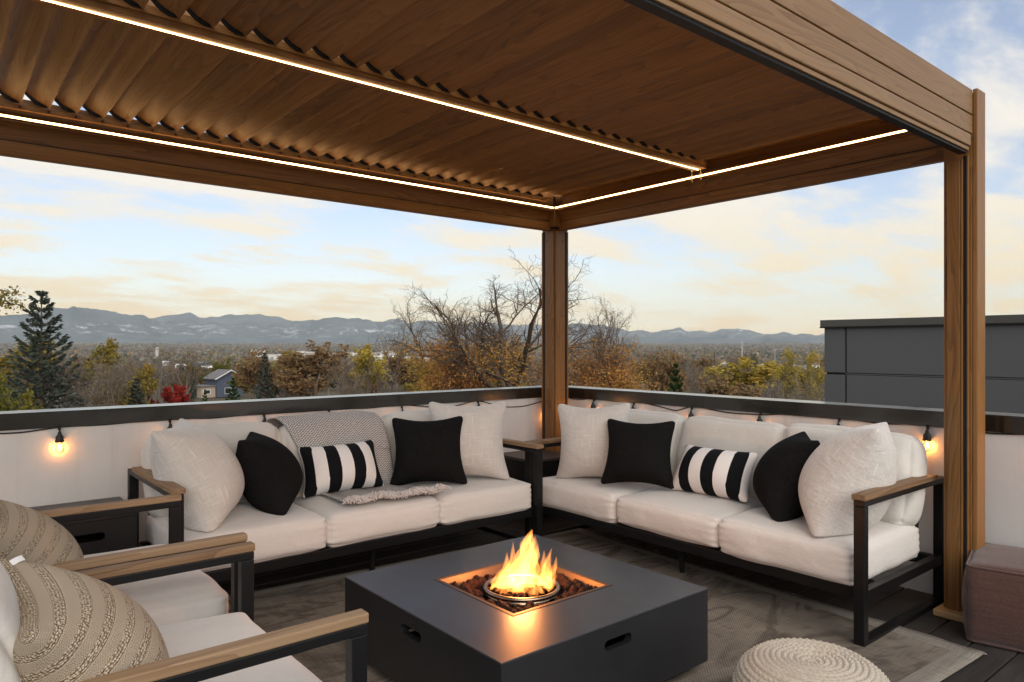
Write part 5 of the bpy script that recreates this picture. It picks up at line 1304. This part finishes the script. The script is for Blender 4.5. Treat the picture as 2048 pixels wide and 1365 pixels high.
# the flame: glowing gas, denser where the tongues are thicker
fr = thing('fire', (-2.186, -2.143, FTH - 0.03), 0, 'yellow and orange gas flame burning in the fire table', 'fire')
CR = np.array([0.7729, -0.6345, 0.0]); CFW = np.array([0.6345, 0.7729, 0.0])
def tongue(pts, rad, tw=0.0, flat_=0.55):
    """pts: (across, depth, up) in metres; an upright sheet of flame, oval in section"""
    P = np.array([CR * a * 1.12 + CFW * d * 1.1 + np.array([0, 0, u * 0.97]) for a, d, u in pts]); k = 22; rad = [q * 1.12 for q in rad]
    s = np.linspace(0, 1, len(P)); ss = np.linspace(0, 1, k)
    Q = np.stack([np.interp(ss, s, P[:, i]) for i in range(3)], 1); rd = np.interp(ss, s, rad)
    for _ in range(2): Q[1:-1] = (Q[:-2] + 2 * Q[1:-1] + Q[2:]) / 4; rd[1:-1] = (rd[:-2] + 2 * rd[1:-1] + rd[2:]) / 4
    V, n = [], 14
    for i in range(k):
        a0 = tw * ss[i]; ax = CR * math.cos(a0) + CFW * math.sin(a0); ay = CFW * math.cos(a0) - CR * math.sin(a0)
        for j in range(n):
            th = 2 * math.pi * j / n; w_ = 1 + 0.26 * math.sin(3 * th + i * 0.5 + tw * 3) + 0.16 * math.sin(5 * th - i * 0.8 + tw * 7)
            V.append(Q[i] + rd[i] * w_ * (math.cos(th) * ax + flat_ * math.sin(th) * ay))
    F = [(i * n + j, i * n + (j + 1) % n, (i + 1) * n + (j + 1) % n, (i + 1) * n + j) for i in range(k - 1) for j in range(n)] + [tuple(reversed(range(n))), tuple(range((k - 1) * n, k * n))]
    g = G(); g.add(V, F); g.build('flame_tongue', M['flame'], fr, smooth=True)
tongue([(0.00, 0.0, 0.0), (-0.01, 0.0, 0.07), (0.012, 0.0, 0.15), (0.02, 0.0, 0.215), (0.040, 0.0, 0.268)], [0.050, 0.042, 0.036, 0.028, 0.003], 0.6)
tongue([(0.02, 0.02, 0.0), (0.03, 0.02, 0.08), (0.045, 0.01, 0.15), (0.052, 0.01, 0.235)], [0.040, 0.036, 0.026, 0.003], -0.5)
tongue([(-0.05, 0.0, 0.0), (-0.052, 0.0, 0.07), (-0.035, 0.0, 0.13), (-0.034, 0.0, 0.215)], [0.042, 0.034, 0.016, 0.002], 1.0)
tongue([(-0.10, -0.02, 0.0), (-0.085, -0.01, 0.05), (-0.060, 0.0, 0.10), (-0.058, 0.0, 0.165)], [0.030, 0.026, 0.016, 0.002], 0.4)
tongue([(-0.02, -0.05, 0.0), (-0.015, -0.04, 0.06), (-0.002, -0.02, 0.12), (0.005, -0.01, 0.19)], [0.036, 0.026, 0.018, 0.002], -0.8)
tongue([(0.085, 0.03, 0.0), (0.100, 0.02, 0.055), (0.095, 0.02, 0.10), (0.118, 0.02, 0.178)], [0.028, 0.024, 0.018, 0.002], 0.7)
tongue([(0.10, -0.01, 0.0), (0.112, -0.01, 0.06), (0.128, -0.01, 0.10), (0.135, -0.01, 0.150)], [0.026, 0.018, 0.010, 0.002], -0.6)
tongue([(0.075, 0.02, 0.0), (0.078, 0.02, 0.07), (0.086, 0.02, 0.12), (0.088, 0.02, 0.168)], [0.020, 0.016, 0.010, 0.002], 0.2)
rf = random.Random(8)
for i in range(26):
    a = i / 26 * 6.283 + rf.uniform(-.1, .1); r0 = rf.uniform(0.085, 0.138); c_, s_ = math.cos(a), math.sin(a); hh = rf.uniform(0.03, 0.105)
    tongue([(r0 * c_, r0 * s_, -0.006), (r0 * 0.84 * c_, r0 * 0.84 * s_, hh * 0.2), (r0 * 0.58 * c_, r0 * 0.58 * s_, hh * 0.6), (r0 * 0.40 * c_ + rf.uniform(-.015, .015), r0 * 0.40 * s_, hh)], [0.006, rf.uniform(0.008, 0.013), rf.uniform(0.008, 0.015), 0.002], rf.uniform(-1, 1), 0.6)
ll = bpy.data.lights.new('fire_glow', 'POINT'); ll.energy = 8.0; ll.color = (1.0, 0.33, 0.085); ll.specular_factor = 0.45; ll.shadow_soft_size = 0.06
lo_ = bpy.data.objects.new('fire_glow', ll); C.objects.link(lo_); lo_.parent = fr; lo_.location = (0.0, 0.0, 0.115)

# ================================================================== small tables, poufs, rug
st = thing('side_table', (-3.56, -0.055, 0), 0, 'dark brown cube side table with an oval hand slot beside the left sofa', 'side table')
for k in range(4):
    hw = 0.235; me = holed_panel([(-hw, 0.0), (hw, 0.0), (hw, 0.488), (-hw, 0.488)] if k % 2 == 0 else [(-hw + .0205, 0.0), (hw - .0205, 0.0), (hw - .0205, 0.488), (-hw + .0205, 0.488)], slot(0, 0.405, 0.17, 0.042), 0.02); me.materials.append(M['side_table'])
    o = link('side_panel', me, st); a = k * math.pi / 2; o.rotation_euler = (0, 0, a); o.location = (hw * math.sin(a), -hw * math.cos(a), 0)
part('table_top', st, M['side_table'], -0.238, 0.238, -0.238, 0.238, 0.4885, 0.513, 0.003)
ct = thing('side_table', (-0.30, -0.085, 0), 0, 'black slatted corner table between the two sofas', 'side table')
for k in range(7):
    y = -0.24 + k * 0.0690; part('slat', ct, M['slat_table'], -0.24, 0.24, y, y + 0.064, 0.478, 0.500, 0.003)
g = G(); g.box(-0.225, 0.225, -0.225, -0.20, 0.30, 0.4775, .002); g.box(-0.225, 0.225, 0.20, 0.225, 0.30, 0.4775, .002); g.box(-0.225, -0.20, -0.1995, 0.1995, 0.30, 0.4775, .002); g.box(0.20, 0.225, -0.1995, 0.1995, 0.30, 0.4775, .002); g.build('apron', M['black_metal'], ct)
for sx in (-1, 1):
    for sy in (-1, 1): part('leg', ct, M['black_metal'], sx * 0.2125 - 0.018, sx * 0.2125 + 0.018, sy * 0.2125 - 0.018, sy * 0.2125 + 0.018, 0.0, 0.2995)
part('shelf', ct, M['slat_table'], -0.19, 0.19, -0.19, 0.19, 0.12, 0.14)

sp_ = thing('square_pouf', (-0.090, -3.475, 0), R(13), 'mauve fabric cube pouf at the right edge of the deck', 'pouf')
cushion('cover', 0.52, 0.52, 0.365, 0.035, M['mauve'], sp_, (0, 0, 0.184), (0, 0, 0), 0.018, 0.022, 5, 20, 0.005)
for z, h in ((0.358, 0.252), (0.012, 0.252)):
    pts = []; 
    for k in range(4):
        c_, s_ = [(1, -1), (1, 1), (-1, 1), (-1, -1)][k]
        for a in np.linspace(-math.pi / 4, math.pi / 4, 6): 
            an = math.atan2(s_, c_) + a; pts.append((c_ * (h - 0.03) + 0.035 * math.cos(an), s_ * (h - 0.03) + 0.035 * math.sin(an), z))
    pts.append(pts[0]); g = G(); g.tube(pts, 0.006, 6, caps=False); g.build('piping', M['mauve'], sp_, smooth=True)

def rope_pouf():
    t = thing('round_pouf', (-1.842, -3.285, 0.006), 0, 'round cream braided rope pouf in the lower right foreground', 'pouf')
    R0, Hh = 0.262, 0.318
    th = np.linspace(0, 1, 300)
    prof = []
    # meridian from the crown to the floor
    ctrl = np.array([(0.0, Hh - 0.012), (0.05, Hh - 0.004), (0.12, Hh), (0.19, Hh - 0.010), (0.235, Hh - 0.045), (0.258, Hh - 0.105), (R0, 0.16), (0.252, 0.08), (0.225, 0.03), (0.18, 0.006), (0.0, 0.0)])
    s = np.r_[0, np.cumsum(np.hypot(*np.diff(ctrl, axis=0).T))]; sv = np.linspace(0, s[-1], 360)
    r = np.interp(sv, s, ctrl[:, 0]); z = np.interp(sv, s, ctrl[:, 1])
    for _ in range(14): r[1:-1] = (r[:-2] + r[1:-1] * 2 + r[2:]) / 4; z[1:-1] = (z[:-2] + z[1:-1] * 2 + z[2:]) / 4
    dr, dz = np.gradient(r), np.gradient(z); L = np.hypot(dr, dz); nr, nz_ = -dz / L, dr / L
    nr, nz_ = np.where(True, -dz / L, 0), dr / L
    na = 340; A = np.linspace(0, 2 * math.pi, na + 1)[:-1]
    row = 0.0195
    ph = sv[:, None] / row - A[None] / (2 * math.pi)            # spiral coil
    prof_ = np.abs(np.sin(math.pi * ph)) ** 0.55
    coil = np.floor(ph); rr_ = r[:, None] + 0.02
    braid = np.sin(A[None] * np.maximum(6, np.round(rr_ * 2 * math.pi / 0.025)) + 2.6 * (ph - coil - 0.5) * np.where(coil % 2 == 0, 1, -1) * 2 + coil * 1.7)
    hgt = 0.0085 * (prof_ - 0.5) + 0.0024 * braid * prof_ + 0.006 * (vnoise(A[None] * 2 + 9 + 0 * sv[:, None], sv[:, None] * 9 + 4 + 0 * A[None], 3) - 0.5)
    fade = np.clip(r / 0.015, 0, 1)[:, None]
    Rr = r[:, None] + np.sign(1) * (-dz / L)[:, None] * -1 * 0 + hgt * fade * (-(dz / L))[:, None] * 1.0
    Zz = z[:, None] + hgt * fade * (dr / L)[:, None]
    # outward normal of a profile walked from crown outwards and down is (-dz, dr)
    P = np.stack([Rr * np.cos(A)[None], Rr * np.sin(A)[None], Zz], -1)
    g = G(); g.grid(P, closed_u=True); o = g.build('braided_cover', M['rope'], t, smooth=True, centre=False)
    me = o.data; 
rope_pouf()

rg = G(); n1, n2 = 70, 60
xx, yy = np.meshgrid(np.linspace(-1.62, 1.62, n1), np.linspace(-1.40, 1.40, n2), indexing='ij')
wv = 0.006 * (vnoise(xx * 2.2 + 20, yy * 2.6 + 20, 3) - 0.4) + 0.010 * np.exp(-((1.62 - np.abs(xx)) / 0.08) ** 2) * (vnoise(yy * 3 + 9, xx * 0 + 3, 2) - 0.45)
edge_ = 0.004 * np.sin(yy * 31) + 0.006 * (vnoise(yy * 12 + 5, xx * 0 + 2, 2) - .5)
rg.grid(np.stack([xx + edge_ * (np.abs(xx) > 1.6), yy, 0.0085 + np.maximum(-0.004, wv)], -1))
ro = thing('rug', (-2.045, -1.905, 0), R(-3.2), 'flat woven taupe and grey patterned rug under the seating', 'rug')
o = rg.build('weave', M['rug'], ro, smooth=True, centre=False); so = o.modifiers.new('thick', 'SOLIDIFY'); so.thickness = 0.005; so.offset = -1
rng = np.random.RandomState(2); pl = []
for i in range(700):
    y = rng.uniform(-1.40, 1.40); L = rng.uniform(0.008, 0.020); a = rng.normal() * 0.4
    s = np.array([1.615, y, 0.009]); pl.append([s, s + np.array([L * .6, a * L * .6, 0.001]), s + np.array([L, a * L, -0.005])])
V, F = tubes_np(np.array(pl), np.full((700, 3), 0.0014), 3); link('edge_fringe', fast_mesh('edge_fringe', V, F, M['fringe']), ro)['kind'] = 'stuff'

# ================================================================== string lights
M['socket'] = powder('black_socket', (0.012, 0.011, 0.010, 1), 0.5)
def string_lights(label, axis, posns, cable, wy, vis):
    t = thing('string_lights', (0, 0, 0), 0, label, 'string lights')
    def P(a, d, z): return (a, d, z) if axis == 'x' else (d, a, z)
    g = G(); pts = [P(a, wy - 0.004, z) for a, z in cable]
    pp = np.array(pts); k = 160; s = np.linspace(0, 1, len(pp)); ss = np.linspace(0, 1, k); Q = np.stack([np.interp(ss, s, pp[:, i]) for i in range(3)], 1)
    for _ in range(6): Q[1:-1] = (Q[:-2] + 2 * Q[1:-1] + Q[2:]) / 4
    g.tube(Q, 0.0045, 6); g.build('cable', M['socket'], t, smooth=True)
    for a, drop in posns:
        z = drop; d = wy - 0.022
        g = G(); g.tube([P(a, wy - 0.006, 0.95), P(a + 0.004, wy - 0.012, z + 0.09), P(a, d, z + 0.058)], 0.004, 6); g.tube([P(a, wy - 0.008, 0.952), P(a, wy - 0.008, 0.925)], [0.010, 0.005], 8); g.build('lead', M['socket'], t, smooth=True)
        c = P(a, d, z)
        g = G(); g.lathe([(0.006, 0.062), (0.009, 0.058), (0.010, 0.048), (0.019, 0.034), (0.020, 0.016), (0.0225, 0.014), (0.0225, 0.004), (0.019, 0.002)], 16, c); g.build('socket', M['socket'], t, smooth=True, angle=40)
        g = G(); g.lathe([(0.012, 0.003), (0.013, -0.004), (0.021, -0.020), (0.0235, -0.034), (0.021, -0.048), (0.012, -0.057), (0.0, -0.060)], 18, c); b = g.build('bulb', M['bulb_glass'], t, smooth=True)
        g = G(); g.tube([(-0.006, 0, 0.012), (-0.004, 0.003, -0.008), (0.004, -0.003, 0.010), (0.006, 0, -0.010)], 0.0011, 5); f = g.build('filament', M['filament'], b); f.location = (0, 0, 0.008)
        ld = bpy.data.lights.new('bulb_glow', 'POINT'); ld.energy = 0.36; ld.color = (1.0, 0.37, 0.085); ld.shadow_soft_size = 0.012
        lo = bpy.data.objects.new('bulb_glow', ld); C.objects.link(lo); lo.parent = b; lo.location = (0, 0, -0.005)
string_lights('black string light cable with glowing bulbs under the left coping', 'x', [(-4.35, .86), (-3.625, .857), (-3.05, .86), (-2.47, .86), (-2.01, .86), (-1.42, .85), (-0.70, .86), (0.055, .80)],
              [(-5.2, .93), (-4.35, .955), (-4.0, .932), (-3.8, .925), (-3.61, .945), (-3.4, .94), (-3.05, .955), (-2.8, .938), (-2.47, .955), (-2.2, .945), (-2.01, .955), (-1.7, .940), (-1.42, .955), (-1.0, .90), (-0.7, .955), (-0.45, .88), (-0.2, .872), (0.055, .915), (0.17, .95)], CW, None)
string_lights('black string light cable with glowing bulbs under the right coping', 'y', [(-0.30, .86), (-0.74, .86), (-1.30, .855), (-1.86, .86), (-2.40, .855), (-2.905, .862), (-3.50, .86), (-4.1, .86)],
              [(0.15, .95), (-0.1, .93), (-0.30, .955), (-0.5, .94), (-0.74, .955), (-1.0, .93), (-1.15, .905), (-1.30, .955), (-1.6, .925), (-1.86, .93), (-2.1, .955), (-2.40, .955), (-2.65, .935), (-2.905, .957), (-3.2, .93), (-3.5, .955), (-3.8, .93), (-4.1, .955), (-5.0, .93)], CW, None)
